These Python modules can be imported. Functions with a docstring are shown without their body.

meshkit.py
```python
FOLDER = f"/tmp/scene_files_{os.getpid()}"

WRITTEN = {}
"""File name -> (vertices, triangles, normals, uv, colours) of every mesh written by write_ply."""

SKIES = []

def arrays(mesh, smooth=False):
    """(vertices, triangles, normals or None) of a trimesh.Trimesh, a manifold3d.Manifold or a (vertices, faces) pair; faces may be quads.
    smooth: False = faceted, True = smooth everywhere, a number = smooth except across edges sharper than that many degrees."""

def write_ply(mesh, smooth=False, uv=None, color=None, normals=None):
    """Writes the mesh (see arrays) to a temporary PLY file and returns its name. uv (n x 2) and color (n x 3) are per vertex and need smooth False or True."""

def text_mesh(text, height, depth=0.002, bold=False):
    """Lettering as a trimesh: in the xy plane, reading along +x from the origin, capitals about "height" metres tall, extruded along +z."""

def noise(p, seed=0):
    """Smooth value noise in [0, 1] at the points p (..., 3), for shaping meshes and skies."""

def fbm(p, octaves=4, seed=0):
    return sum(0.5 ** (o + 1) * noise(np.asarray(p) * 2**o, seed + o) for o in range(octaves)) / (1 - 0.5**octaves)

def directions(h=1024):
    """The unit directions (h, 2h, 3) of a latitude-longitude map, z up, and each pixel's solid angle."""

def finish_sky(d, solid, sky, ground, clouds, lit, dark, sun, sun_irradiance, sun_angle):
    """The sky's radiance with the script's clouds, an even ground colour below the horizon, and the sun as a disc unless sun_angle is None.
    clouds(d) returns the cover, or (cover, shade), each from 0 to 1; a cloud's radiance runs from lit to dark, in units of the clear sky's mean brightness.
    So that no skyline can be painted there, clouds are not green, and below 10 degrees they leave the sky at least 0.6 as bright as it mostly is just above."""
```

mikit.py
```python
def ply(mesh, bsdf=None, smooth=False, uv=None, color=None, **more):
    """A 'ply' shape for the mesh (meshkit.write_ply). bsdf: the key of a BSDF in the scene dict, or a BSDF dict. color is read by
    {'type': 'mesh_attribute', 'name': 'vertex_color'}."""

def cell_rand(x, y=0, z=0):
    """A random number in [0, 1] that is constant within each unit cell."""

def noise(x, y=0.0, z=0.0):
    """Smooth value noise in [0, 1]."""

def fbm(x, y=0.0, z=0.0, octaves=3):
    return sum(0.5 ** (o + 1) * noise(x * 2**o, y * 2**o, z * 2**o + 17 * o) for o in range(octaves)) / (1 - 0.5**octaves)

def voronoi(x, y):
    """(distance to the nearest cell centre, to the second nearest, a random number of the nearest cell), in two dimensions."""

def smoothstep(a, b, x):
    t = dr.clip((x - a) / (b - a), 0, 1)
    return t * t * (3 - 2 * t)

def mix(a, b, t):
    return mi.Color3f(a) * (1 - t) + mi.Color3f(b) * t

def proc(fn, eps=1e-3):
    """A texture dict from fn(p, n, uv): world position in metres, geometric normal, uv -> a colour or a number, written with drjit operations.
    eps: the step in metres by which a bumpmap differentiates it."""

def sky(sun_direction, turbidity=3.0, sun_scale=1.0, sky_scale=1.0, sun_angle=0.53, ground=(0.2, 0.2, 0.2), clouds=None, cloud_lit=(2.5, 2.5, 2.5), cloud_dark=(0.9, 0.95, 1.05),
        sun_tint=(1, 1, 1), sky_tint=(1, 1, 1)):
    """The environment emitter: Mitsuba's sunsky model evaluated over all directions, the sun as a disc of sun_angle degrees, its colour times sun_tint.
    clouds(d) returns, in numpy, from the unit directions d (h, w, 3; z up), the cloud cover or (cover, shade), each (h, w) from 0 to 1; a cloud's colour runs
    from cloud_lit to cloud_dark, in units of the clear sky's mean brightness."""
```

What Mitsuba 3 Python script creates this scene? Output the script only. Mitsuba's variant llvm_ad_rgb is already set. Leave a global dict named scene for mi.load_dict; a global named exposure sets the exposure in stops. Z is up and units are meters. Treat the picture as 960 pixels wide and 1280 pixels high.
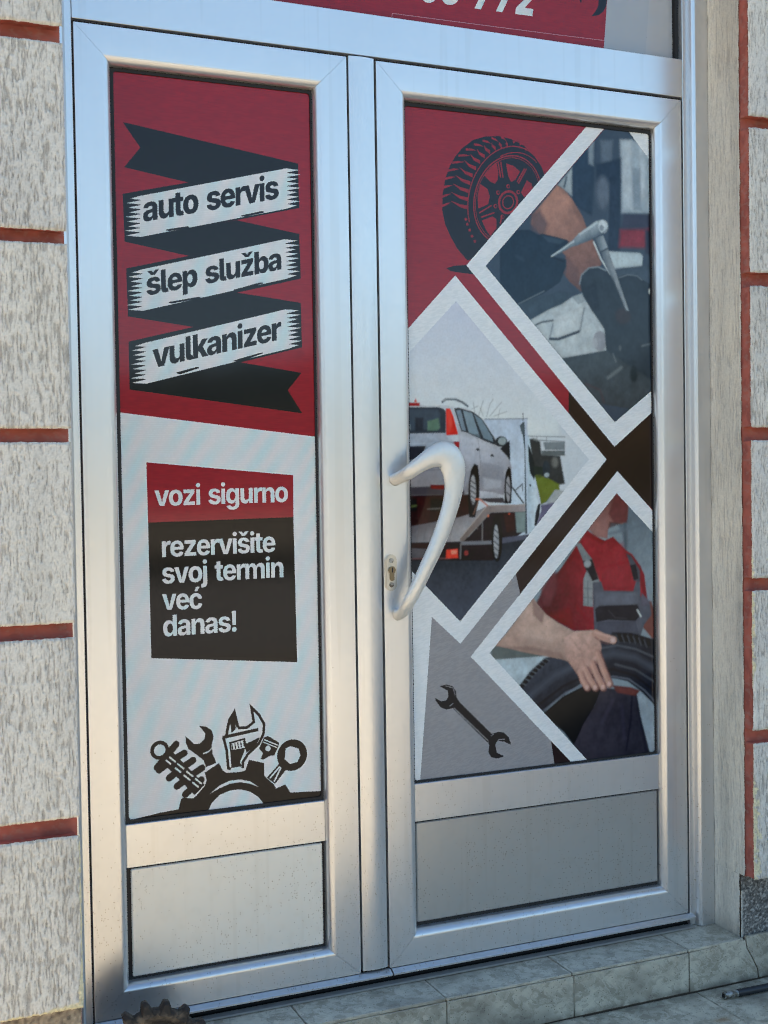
import math, glob
import numpy as np
import trimesh, shapely
import mitsuba as mi, drjit as dr
import manifold3d as m3
from shapely.geometry import Polygon, LineString, Point, box as sbox, MultiPolygon
from shapely import affinity, union_all
from shapely.ops import unary_union
import meshkit, mikit
from mikit import noise, fbm, voronoi, cell_rand, smoothstep, mix, proc

T = mi.ScalarTransform4f
scene, labels = {}, {}
rng = np.random.default_rng(7)

# ------------------------------------------------------------------ camera, sky, exposure
CAM = dict(origin=[-0.4253, -2.6128, 1.1406], target=[-0.032980, -1.693347, 1.114303], up=[0.024759, 0.018023, 0.999531])
scene['camera'] = {'type': 'perspective', 'fov': 34.706, 'fov_axis': 'x', 'near_clip': 0.05, 'far_clip': 600.0,
                   'to_world': T().look_at(**CAM)}
SUN = np.array([-1.08, 0.94, 1.18])          # behind the shop, from the left: the front stands in shade, the yard in sun
scene['sky'] = mikit.sky(SUN.tolist(), turbidity=3.0, ground=(0.40, 0.35, 0.28), sky_tint=(0.99, 1.0, 0.94))
exposure = 3.15

# ------------------------------------------------------------------ helpers
def lin(c):
    c = np.asarray(c, float) / 255.0
    return np.where(c <= 0.04045, c / 12.92, ((c + 0.055) / 1.055) ** 2.4)

def rgb(c):
    return {'type': 'rgb', 'value': [float(x) for x in c]}

def numbered(key):
    if key not in USED:
        USED[key] = 0
        return key
    USED[key] += 1
    return f'{key}_{USED[key]:03d}'
USED = {}

def add(key, mesh, bsdf, label=None, smooth=False, **kw):
    key = numbered(key)
    scene[key] = mikit.ply(mesh, bsdf, smooth=smooth, **kw)
    if label:
        labels[key] = {'label': label}
    return key

def tag(key, label, category=None, group=None, kind=None):
    d = labels.setdefault(key, {})
    d['label'] = label
    if category: d['category'] = category
    if group: d['group'] = group
    if kind: d['kind'] = kind

def bx(x0, x1, y0, y1, z0, z1):
    b = trimesh.creation.box(extents=(x1 - x0, y1 - y0, z1 - z0))
    b.apply_translation(((x0 + x1) / 2, (y0 + y1) / 2, (z0 + z1) / 2))
    return b

def cbx(x0, x1, y0, y1, z0, z1, c):
    """A box with chamfered edges."""
    v = []
    for x, sx in ((x0, 1), (x1, -1)):
        for y, sy in ((y0, 1), (y1, -1)):
            for z, sz in ((z0, 1), (z1, -1)):
                v += [(x + sx * c, y + sy * c, z), (x + sx * c, y, z + sz * c), (x, y + sy * c, z + sz * c)]
    return trimesh.convex.convex_hull(np.array(v))

def cat(*ms):
    return trimesh.util.concatenate(list(ms))

def loft(rings, closed=True, caps=True):
    """Quads between consecutive rings (each n x 3)."""
    rings = np.asarray(rings, float)
    m, n = rings.shape[:2]
    v = rings.reshape(-1, 3)
    f = []
    for i in range(m - 1):
        for j in range(n if closed else n - 1):
            a, b = i * n + j, i * n + (j + 1) % n
            f += [(a, b, b + n), (a, b + n, a + n)]
    if caps:
        for i, flip in ((0, True), (m - 1, False)):
            c = len(v); v = np.vstack([v, rings[i].mean(0)])
            for j in range(n):
                a, b = i * n + j, i * n + (j + 1) % n
                f.append((c, b, a) if flip else (c, a, b))
    me = trimesh.Trimesh(v, np.array(f), process=False)
    if me.is_watertight and me.volume < 0: me.invert()
    return me

def sweep(path, w, h, side, n=14):
    """An elliptical bar along a path; w is the width along the direction 'side', h across it."""
    p = np.asarray(path, float)
    t = np.gradient(p, axis=0); t /= np.linalg.norm(t, axis=1, keepdims=True)
    s = np.asarray(side, float)
    s = np.broadcast_to(s, p.shape)
    a = s - (s * t).sum(1, keepdims=True) * t
    a /= np.linalg.norm(a, axis=1, keepdims=True)
    b = np.cross(t, a)
    ang = np.linspace(0, 2 * np.pi, n, endpoint=False)
    w, h = np.broadcast_to(w, len(p)), np.broadcast_to(h, len(p))
    r = p[:, None] + np.cos(ang)[None, :, None] * a[:, None] * w[:, None, None] / 2 + np.sin(ang)[None, :, None] * b[:, None] * h[:, None, None] / 2
    return loft(r)

def smooth_path(p, n):
    from scipy.interpolate import CubicSpline
    p = np.asarray(p, float)
    s = np.concatenate([[0], np.cumsum(np.linalg.norm(np.diff(p[:, :3], axis=0), axis=1))])
    return CubicSpline(s, p)(np.linspace(0, s[-1], n))

def patch(org, u, v, lu, lv, step, nrm, hfun, cfun):
    """A displaced rectangular sheet: org + a*u + b*v + h*nrm, with a colour per vertex."""
    nu, nv = max(2, int(lu / step) + 1), max(2, int(lv / step) + 1)
    a, b = np.meshgrid(np.linspace(0, lu, nu), np.linspace(0, lv, nv), indexing='ij')
    a, b = a.ravel(), b.ravel()
    h, da, db = hfun(a, b)
    p = np.asarray(org) + (a + da)[:, None] * np.asarray(u) + (b + db)[:, None] * np.asarray(v) + h[:, None] * np.asarray(nrm)
    i, j = np.meshgrid(np.arange(nu - 1), np.arange(nv - 1), indexing='ij')
    q = (i * nv + j).ravel()
    f = np.vstack([np.c_[q, q + nv, q + nv + 1], np.c_[q, q + nv + 1, q + 1]])
    if np.dot(np.cross(u, v), nrm) < 0: f = f[:, ::-1]
    return trimesh.Trimesh(p, f, process=False), cfun(a, b, h)

# ------------------------------------------------------------------ materials
def plain(c, rough=0.6, spec=0.5, **kw):
    return {'type': 'principled', 'base_color': rgb(c), 'roughness': rough, 'specular': spec, **kw}

def alu_colour(p, n, uv):
    g = fbm(p.x * 9.0, p.y * 9.0, p.z * 1.2, octaves=3)              # faint handling marks, longer than wide
    low = smoothstep(0.75, 0.05, p.z)                               # splashes near the ground
    d1, _, r1 = voronoi(p.x * 70.0, p.z * 70.0)
    keep = dr.select(r1 < 0.012 + 0.16 * low, 1.0, 0.0)
    dot = smoothstep(0.16, 0.05, d1 * (1.2 + 2.0 * cell_rand(r1 * 977.0))) * keep * (0.06 + 0.55 * low)
    dust = low * (0.05 + 0.08 * smoothstep(0.5, 0.8, fbm(p.x * 60.0, p.z * 45.0, p.y * 7.0, octaves=3)))
    d2, _, r2 = voronoi(p.x * 210.0 + 9.0, p.z * 170.0)
    spot = smoothstep(0.30, 0.10, d2) * dr.select(r2 < 0.16 * low * smoothstep(0.35, 0.6, fbm(p.x * 13.0, p.z * 13.0, 3.0, octaves=2)), 1.0, 0.0)
    c = mix([0.705, 0.71, 0.715], [0.665, 0.67, 0.675], g)
    c = mix(c, [0.42, 0.37, 0.29], dust)
    run = smoothstep(0.62, 0.80, fbm(p.x * 75.0, p.z * 2.2, 9.0, octaves=2))
    c = mix(c, [0.50, 0.48, 0.44], 0.16 * run)
    c = mix(c, [0.30, 0.24, 0.17], spot * 0.75)
    return mix(c, [0.13, 0.11, 0.09], dot)

def alu_rough(p, n, uv):
    return 0.255 + 0.05 * fbm(p.x * 9.0, p.y * 9.0, p.z * 3.0, octaves=2)

scene['aluminium'] = {'type': 'principled', 'base_color': proc(alu_colour), 'roughness': proc(alu_rough), 'metallic': 0.80, 'specular': 0.4}
scene['panel_metal'] = {'type': 'principled', 'base_color': proc(lambda p, n, uv: alu_colour(p, n, uv) * mi.Color3f(0.80, 0.79, 0.76)), 'roughness': 0.27, 'metallic': 0.80, 'specular': 0.4}
def pale_panel(p, n, uv):
    return alu_colour(p, n, uv) * mi.Color3f(1.13, 1.10, 1.0)
scene['panel_pale'] = {'type': 'principled', 'base_color': proc(pale_panel), 'roughness': 0.44, 'metallic': 0.42, 'specular': 0.3}
scene['handle_metal'] = {'type': 'principled', 'base_color': proc(lambda p, n, uv: mix([0.70, 0.69, 0.65], [0.57, 0.54, 0.46], 0.2 * smoothstep(0.35, 0.9, fbm(p.x * 140.0, p.y * 140.0, p.z * 110.0, octaves=3)))),
                         'roughness': 0.34, 'metallic': 0.40, 'specular': 0.5}
scene['lock_metal'] = plain([0.55, 0.53, 0.48], 0.3, metallic=0.9)
scene['brass_dark'] = plain([0.20, 0.16, 0.10], 0.35, metallic=0.8)
scene['dull_strip'] = plain([0.26, 0.25, 0.23], 0.5, metallic=0.3)
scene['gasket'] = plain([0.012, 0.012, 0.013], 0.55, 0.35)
scene['vertex_stucco'] = {'type': 'twosided', 'bsdf': {'type': 'principled', 'base_color': {'type': 'mesh_attribute', 'name': 'vertex_color'}, 'roughness': 0.85, 'specular': 0.25}}
def red_paint(p, n, uv):
    g = fbm(p.x * 30.0, p.y * 60.0, p.z * 30.0, octaves=3)
    c = mix([0.42, 0.118, 0.085], [0.30, 0.082, 0.062], smoothstep(0.3, 0.75, g))
    d = smoothstep(0.50, 0.72, fbm(p.x * 120.0, p.y * 90.0, p.z * 120.0, octaves=3))
    return mix(c, [0.36, 0.24, 0.19], 0.30 * d)
scene['red_paint'] = {'type': 'principled', 'base_color': proc(red_paint), 'roughness': 0.7, 'specular': 0.3}
scene['plaster'] = plain([0.5, 0.48, 0.44], 0.9, 0.2)

def tile_colour(p, n, uv):
    ix, iy = dr.floor((p.x - 0.1158) / 0.33), dr.floor((p.y + 0.132) / 0.33)
    k = 13.0 * cell_rand(ix, iy, 3.0) + 7.0 * dr.abs(n.z)
    q1 = fbm(p.x * 30.0 + k, p.y * 30.0, p.z * 30.0 + k, octaves=4)
    q2 = fbm(p.x * 62.0 + 4.0 * q1, p.y * 62.0 + k, p.z * 62.0 - 4.0 * q1, octaves=4)
    vein = smoothstep(0.06, 0.0, dr.abs(q2 - 0.5))
    c = mix([0.275, 0.245, 0.185], [0.50, 0.455, 0.355], smoothstep(0.3, 0.7, 0.5 * q1 + 0.5 * q2))
    c = mix(c, [0.60, 0.55, 0.44], vein * 0.30)
    dirt = smoothstep(0.52, 0.8, fbm(p.x * 7.0, p.y * 7.0 + 5.0, p.z * 7.0, octaves=3))
    rust = smoothstep(0.035, 0.0, dr.sqrt(dr.square(p.x - 1.415) * 0.5 + dr.square((p.y + 0.285) * 1.6))) * smoothstep(0.3, 0.6, q2)
    c = mix(c, [0.13, 0.11, 0.085], dirt * 0.55)
    grit = smoothstep(0.30, 0.12, voronoi(p.x * 190.0, (p.y + p.z) * 190.0)[0]) * dr.select(voronoi(p.x * 190.0, (p.y + p.z) * 190.0)[2] < 0.10, 1.0, 0.0)
    c = mix(c, [0.09, 0.075, 0.055], 0.7 * grit)
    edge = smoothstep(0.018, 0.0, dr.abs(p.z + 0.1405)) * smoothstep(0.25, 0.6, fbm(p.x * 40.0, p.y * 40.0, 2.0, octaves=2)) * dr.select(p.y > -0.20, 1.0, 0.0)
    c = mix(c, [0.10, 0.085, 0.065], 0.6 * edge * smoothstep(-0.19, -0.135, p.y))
    return mix(c, [0.22, 0.13, 0.06], rust * 0.8) * (0.9 + 0.2 * cell_rand(ix, iy, 9.0))
scene['tile'] = {'type': 'principled', 'base_color': proc(tile_colour), 'roughness': proc(lambda p, n, uv: 0.32 + 0.3 * fbm(p.x * 22.0, p.y * 22.0, p.z * 22.0, octaves=3)), 'specular': 0.5}
scene['grout'] = plain([0.13, 0.10, 0.072], 0.95, 0.2)
def yard(p, n, uv):
    g = fbm(p.x * 1.1, p.y * 1.1, octaves=4)
    s = fbm(p.x * 28.0, p.y * 28.0, octaves=3)
    return mix([0.425, 0.395, 0.33], [0.335, 0.308, 0.255], g) * (0.8 + 0.4 * s)
scene['yard_gravel'] = {'type': 'principled', 'base_color': proc(yard), 'roughness': 0.95, 'specular': 0.2}
scene['pale_road'] = {'type': 'principled', 'base_color': proc(lambda p, n, uv: mix([0.34, 0.345, 0.34], [0.42, 0.42, 0.41], fbm(p.x * 0.7, p.y * 2.5, octaves=4)) * (0.85 + 0.3 * noise(p.x * 60.0, p.y * 60.0))), 'roughness': 0.9, 'specular': 0.3}
scene['asphalt'] = {'type': 'principled', 'base_color': proc(lambda p, n, uv: mix([0.105, 0.112, 0.118], [0.175, 0.178, 0.18], fbm(p.x * 3.0, p.y * 3.0, octaves=4)) * (0.7 + 0.6 * noise(p.x * 130.0, p.y * 130.0))), 'roughness': 0.9, 'specular': 0.3}
def hillside(p, n, uv):
    return mix([0.035, 0.05, 0.02], [0.12, 0.105, 0.06], smoothstep(0.35, 0.65, fbm(p.x * 0.2, p.y * 0.2, p.z * 0.35, octaves=4)))
scene['hillside_green'] = {'type': 'principled', 'base_color': proc(hillside), 'roughness': 0.95, 'specular': 0.1}
scene['rubber'] = {'type': 'principled', 'base_color': proc(lambda p, n, uv: mix([0.026, 0.021, 0.017], [0.14, 0.105, 0.070], smoothstep(0.42, 0.75, fbm(p.x * 55.0, p.y * 55.0, p.z * 55.0, octaves=4)))), 'roughness': 0.72, 'specular': 0.35}
scene['hose_rubber'] = plain([0.014, 0.016, 0.02], 0.42, 0.5)
scene['ferrule'] = {'type': 'principled', 'base_color': proc(lambda p, n, uv: mix([0.35, 0.35, 0.33], [0.14, 0.12, 0.09], smoothstep(0.4, 0.6, fbm(p.x * 160.0, p.y * 160.0, p.z * 160.0, octaves=2)))), 'roughness': 0.45, 'metallic': 0.6}

# ------------------------------------------------------------------ the setting
g = bx(-160, 160, -160, 60, -0.6, -0.158)
add('ground', g, 'yard_gravel'); tag('ground', 'pale dusty yard ground in front of the shop', kind='structure')
dw = trimesh.creation.extrude_polygon(Polygon([(1.35, -1.47), (9.5, -1.47), (60, -20), (60, -75), (33, -75)]), 0.35, engine='earcut')
dw.apply_translation((0, 0, -0.50))
add('added_driveway', dw, 'asphalt'); tag('added_driveway', 'added asphalt drive that darkens the reflections at the right', kind='structure')  # unseen drive added to darken what the right leaf reflects
add('added_road', bx(-160, 160, -13.5, -6.2, -0.45, -0.154), 'pale_road'); tag('added_road', 'pale roadway added out of view to band the reflections', kind='structure')  # out of view, added for a neutral band in metal and film reflections
vg = trimesh.Trimesh(*(np.array([(-160, -13.52, -0.14), (160, -13.52, -0.14), (160, -14.1, 0.02), (-160, -14.1, 0.02), (160, -16.5, 0.02), (-160, -16.5, 0.02), (160, -17.2, -0.16), (-160, -17.2, -0.16)]), np.array([(0, 2, 1), (0, 3, 2), (3, 4, 2), (3, 5, 4), (5, 6, 4), (5, 7, 6)])), process=False)
add('added_verge', vg, {'type': 'twosided', 'bsdf': {'type': 'ref', 'id': 'hillside_green'}}); tag('added_verge', 'grassy bank added beyond the roadway as a dark band in reflections', kind='structure')  # out of view, added so the film reflects a dark green band
# the far slope beyond the yard, seen only as a dark skyline in the glass
ang = np.radians(np.linspace(-105, 105, 240)); rows = np.linspace(0, 1, 14)
aa, rr = np.meshgrid(ang, rows, indexing='ij')
rad = 48 + 60 * rr
top = 5.2 + 4.0 * meshkit.fbm(np.c_[np.degrees(aa.ravel()) / 13, 0 * aa.ravel(), 0 * aa.ravel()], 4, 3).reshape(aa.shape) + 1.6 * meshkit.fbm(np.c_[np.degrees(aa.ravel()) / 1.6, rr.ravel() * 4, 0 * aa.ravel()], 3, 8).reshape(aa.shape)
hz = -0.5 + top * np.clip(rr / 0.22, 0, 1) ** 0.8
hp = np.stack([rad * np.sin(aa), -rad * np.cos(aa), hz], -1)
hm = loft(hp, closed=False, caps=False)
add('hill', hm, {'type': 'twosided', 'bsdf': {'type': 'ref', 'id': 'hillside_green'}}); tag('hill', 'wooded slope across the yard', kind='structure')

XR, XL = 1.606, -0.043
YW, YB = -0.140, -0.175
ZG, ZT = -0.143, -0.033

# pavement: glazed tiles in front of the step
add('pavement', bx(-1.8, 3.6, -1.122 - 0.33, -0.13, -0.30, ZG - 0.004), 'grout'); tag('pavement', 'grey marbled tile pavement in front of the doorstep', kind='structure')
for iy in range(4):
    for ix in range(-5, 10):
        x0 = 0.136 + 0.33 * ix; y1 = -0.1335 - 0.33 * iy
        dz = 0.0012 * rng.standard_normal()
        add('pavement__tile', cbx(x0 + 0.0015, x0 + 0.3285, y1 - 0.327, y1, ZG - 0.012, ZG + dz, 0.0015), 'tile')

# ------------------------------------------------------------------ the building round the door
bk = 'shop_building'
tag(bk, 'grey stucco shop front with red painted grooves around the double door', 'building')
core = cat(bx(-0.22, 9.5, 0.10, 6.5, -0.3, 8.0), bx(-0.22, 9.5, YW, 0.0995, 2.76, 8.0))  # unseen building mass; height and left end shaped to cast the shade
add(bk + '__core', core, 'plaster')
add(bk + '__wall', bx(-0.22, XL - 0.0005, YW, 0.0995, -0.3, 2.7595), 'red_paint', 'red brown painted wall seen in the grooves')
add(bk + '__wall', bx(XR + 0.0015, 9.5, YW, 0.0995, 0.1262, 2.7595), 'red_paint', 'red brown painted wall seen in the grooves')

add(bk + '__wall', bx(XR + 0.3435, 9.5, -0.172, YW - 0.0005, 0.1265, 2.7595), 'plaster')
def stucco_h(X, Z, seed, sx=350.0, sz=52.0):
    """Scratched render: short upright furrows and pits between small ridges. Returns 0 (pit) to 1 (plateau)."""
    k = np.full_like(X, seed * 7.3)
    warp = meshkit.fbm(np.c_[X * 60, Z * 40, k], 2, 5) - 0.5
    n1 = meshkit.fbm(np.c_[X * sx + 1.6 * warp, Z * sz, k], 3, seed)
    n2 = meshkit.fbm(np.c_[X * sx * 1.9, Z * sz * 2.6, k + 31], 2, seed + 11)
    n3 = meshkit.fbm(np.c_[X * 14, Z * 9, k], 2, seed + 23)
    ss = lambda a, b, v: (lambda t: t * t * (3 - 2 * t))(np.clip((v - a) / (b - a), 0, 1))
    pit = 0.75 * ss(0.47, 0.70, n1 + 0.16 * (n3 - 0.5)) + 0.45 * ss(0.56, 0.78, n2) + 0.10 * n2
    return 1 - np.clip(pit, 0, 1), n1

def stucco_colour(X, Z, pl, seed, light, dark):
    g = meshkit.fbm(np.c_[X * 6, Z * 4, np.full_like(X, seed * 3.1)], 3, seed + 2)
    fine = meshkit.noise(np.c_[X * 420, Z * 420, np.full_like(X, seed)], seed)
    c = np.asarray(dark) + (np.asarray(light) - dark) * pl[:, None]  # pits darkened for dirt and for relief shade put into the colour
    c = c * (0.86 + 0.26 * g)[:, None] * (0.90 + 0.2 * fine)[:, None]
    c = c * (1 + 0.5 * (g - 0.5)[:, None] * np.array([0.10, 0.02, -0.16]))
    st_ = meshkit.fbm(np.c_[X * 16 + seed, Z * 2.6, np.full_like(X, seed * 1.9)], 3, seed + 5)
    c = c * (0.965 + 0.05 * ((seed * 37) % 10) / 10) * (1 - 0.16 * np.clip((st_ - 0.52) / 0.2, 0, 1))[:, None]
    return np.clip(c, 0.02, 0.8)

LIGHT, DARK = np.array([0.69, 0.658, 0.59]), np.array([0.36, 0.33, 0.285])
CREAM = np.array([0.66, 0.60, 0.40])

def block(x0, x1, z0, z1, seed, chip=None, inset=0.0012):
    """One raised stucco panel: red painted core sides, scratched front, ragged edges."""
    k = numbered(bk + '__block')
    W, Hh = x1 - x0, z1 - z0
    def hf(a, b):
        pl, _ = stucco_h(a + x0, b + z0, seed)
        e = np.minimum(np.minimum(a, W - a), np.minimum(b, Hh - b))
        rag = meshkit.fbm(np.c_[a * 130 + x0 * 50, b * 130 + z0 * 50, np.zeros_like(a)], 3, seed + 40) - 0.5
        h = 0.0006 + 0.0026 * pl + 0.0012 * rag - 0.0035 * np.clip(1 - e / 0.006, 0, 1) ** 2
        edge = np.clip(1 - e / 0.010, 0, 1)
        da = np.where(np.minimum(a, W - a) < 0.012, rag * 0.0030 * edge, 0); db = np.where(np.minimum(b, Hh - b) < 0.012, rag * 0.0034 * edge, 0)
        if chip:
            t = chip(a, b, rag)
            h = h - 0.002 * np.clip(t, 0, 1)
        return h, da, db
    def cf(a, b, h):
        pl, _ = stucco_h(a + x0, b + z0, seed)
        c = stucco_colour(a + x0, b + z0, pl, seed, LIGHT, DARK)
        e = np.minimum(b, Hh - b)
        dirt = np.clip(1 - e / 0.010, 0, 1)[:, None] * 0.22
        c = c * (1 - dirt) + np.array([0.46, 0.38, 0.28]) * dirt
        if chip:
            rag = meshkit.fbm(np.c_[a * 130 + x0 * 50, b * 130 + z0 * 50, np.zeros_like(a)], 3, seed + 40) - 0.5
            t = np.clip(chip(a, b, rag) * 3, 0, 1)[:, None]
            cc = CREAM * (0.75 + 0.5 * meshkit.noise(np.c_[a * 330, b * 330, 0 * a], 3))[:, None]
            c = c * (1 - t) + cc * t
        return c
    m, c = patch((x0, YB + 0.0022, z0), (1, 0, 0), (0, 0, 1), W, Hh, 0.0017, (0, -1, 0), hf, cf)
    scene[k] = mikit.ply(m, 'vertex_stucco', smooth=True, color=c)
    add(k + '__painted_edge', bx(x0 + 0.0012, x1 - inset, YB + 0.0058, YW - 0.0002, z0 + 0.0022, z1 - 0.0022), 'red_paint')
    return k

LZ = [(0.110, 0.4535), (0.4885, 0.8425), (0.8710, 1.2235), (1.2495, 1.6065), (1.6310, 1.9920), (2.0235, 2.372), (2.40, 2.755)]
RZ = [(0.1265, 0.4690), (0.5010, 0.8507), (0.8805, 1.2240), (1.2560, 1.6050), (1.6375, 1.9925), (2.0200, 2.372), (2.40, 2.755)]
def chip_left(a, b, rag):       # broken lower right corner with the cream filler showing
    dx = 0.2 - a; W = 0.172
    return 1.2 * np.clip(1 - (W - a) / (0.004 + 0.010 * np.clip(1 - b / 0.10, 0, 1) + 0.01 * rag), 0, 1) + np.clip(1 - b / (0.006 + 0.012 * np.clip((a - (W - 0.10)) / 0.1, 0, 1) + 0.012 * rag), 0, 1) * (a > W - 0.16)
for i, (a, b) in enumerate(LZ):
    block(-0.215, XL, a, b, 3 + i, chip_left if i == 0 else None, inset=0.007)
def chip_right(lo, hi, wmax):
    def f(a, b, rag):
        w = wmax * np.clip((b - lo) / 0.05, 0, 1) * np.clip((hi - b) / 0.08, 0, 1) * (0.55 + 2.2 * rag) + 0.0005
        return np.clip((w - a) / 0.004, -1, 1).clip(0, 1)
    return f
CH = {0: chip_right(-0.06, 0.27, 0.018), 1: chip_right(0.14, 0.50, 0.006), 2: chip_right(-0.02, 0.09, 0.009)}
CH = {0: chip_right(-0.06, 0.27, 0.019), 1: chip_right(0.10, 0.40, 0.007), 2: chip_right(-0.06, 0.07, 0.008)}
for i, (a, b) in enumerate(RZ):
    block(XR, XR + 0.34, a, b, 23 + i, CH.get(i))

# the side of the opening (reveal), facing left, with finer scratches
def reveal(y0, y1, z0, z1, seed):
    def hf(a, b):
        pl, _ = stucco_h(a + y0, b + z0, seed, 300.0, 26.0)
        e = np.minimum(a, (y1 - y0) - a)
        rag = meshkit.fbm(np.c_[a * 80, b * 80, 0 * a], 3, seed) - 0.5
        return 0.0022 * pl + 0.0010 * rag, np.where(e < 0.006, rag * 0.0035, 0), 0 * a
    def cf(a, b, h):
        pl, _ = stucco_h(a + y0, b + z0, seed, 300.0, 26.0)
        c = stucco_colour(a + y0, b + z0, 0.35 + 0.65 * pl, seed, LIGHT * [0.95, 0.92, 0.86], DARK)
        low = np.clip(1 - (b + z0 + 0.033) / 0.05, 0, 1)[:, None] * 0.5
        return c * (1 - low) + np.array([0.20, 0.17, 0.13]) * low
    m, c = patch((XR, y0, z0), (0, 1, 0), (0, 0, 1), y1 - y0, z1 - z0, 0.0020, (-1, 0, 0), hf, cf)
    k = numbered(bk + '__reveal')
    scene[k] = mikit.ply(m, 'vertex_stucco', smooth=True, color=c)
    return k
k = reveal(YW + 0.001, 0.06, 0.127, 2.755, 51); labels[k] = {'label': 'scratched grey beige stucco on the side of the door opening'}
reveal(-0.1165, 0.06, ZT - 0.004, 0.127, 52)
k = 'x'
def hp_(a, b):
    n1 = meshkit.fbm(np.c_[a * 150, b * 150, 0 * a], 3, 71)
    return 0.004 * n1, 0 * a, 0 * a
def cp_(a, b, h):
    n1 = meshkit.noise(np.c_[a * 300, b * 300, 0 * a], 72); n2 = meshkit.noise(np.c_[a * 210, b * 210, 0 * a + 5], 73)
    c = np.array([0.13, 0.125, 0.115]) * (0.35 + 1.5 * n1)[:, None] + np.array([0.2, 0.19, 0.17]) * (n2 > 0.72)[:, None]
    t = np.clip(1 - a / (0.004 + 0.008 * meshkit.fbm(np.c_[b * 60, 0 * b, 0 * b], 3, 9)), 0, 1)[:, None] * (b < 0.12)[:, None]
    return np.clip(c * (1 - t) + np.array([0.6, 0.57, 0.5]) * t, 0.02, 0.8)
m, c = patch((XR + 0.0015, -0.1165, ZT - 0.004), (1, 0, 0), (0, 0, 1), 0.4, 0.17, 0.0022, (0, -1, 0), hp_, cp_)
kk = numbered(bk + '__plinth'); scene[kk] = mikit.ply(m, 'vertex_stucco', smooth=True, color=c); labels[kk] = {'label': 'dark speckled stone chip plinth below the right hand blocks'}
add(bk + '__plinth_core', bx(XR + 0.003, 9.5, -0.1160, 0.099, -0.3, 0.125), 'grout')
m, c = patch((-0.218, -0.150, -0.16), (1, 0, 0), (0, 0, 1), 0.172, 0.272, 0.003, (0, -1, 0), hp_, lambda a, b, h: np.array([0.30, 0.24, 0.17]) * (0.4 + 1.2 * meshkit.noise(np.c_[a * 200, b * 200, 0 * a], 75))[:, None])
kk = numbered(bk + '__plinth'); scene[kk] = mikit.ply(m, 'vertex_stucco', smooth=True, color=c); labels[kk] = {'label': 'brown stone chip plinth below the left hand blocks'}

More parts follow.
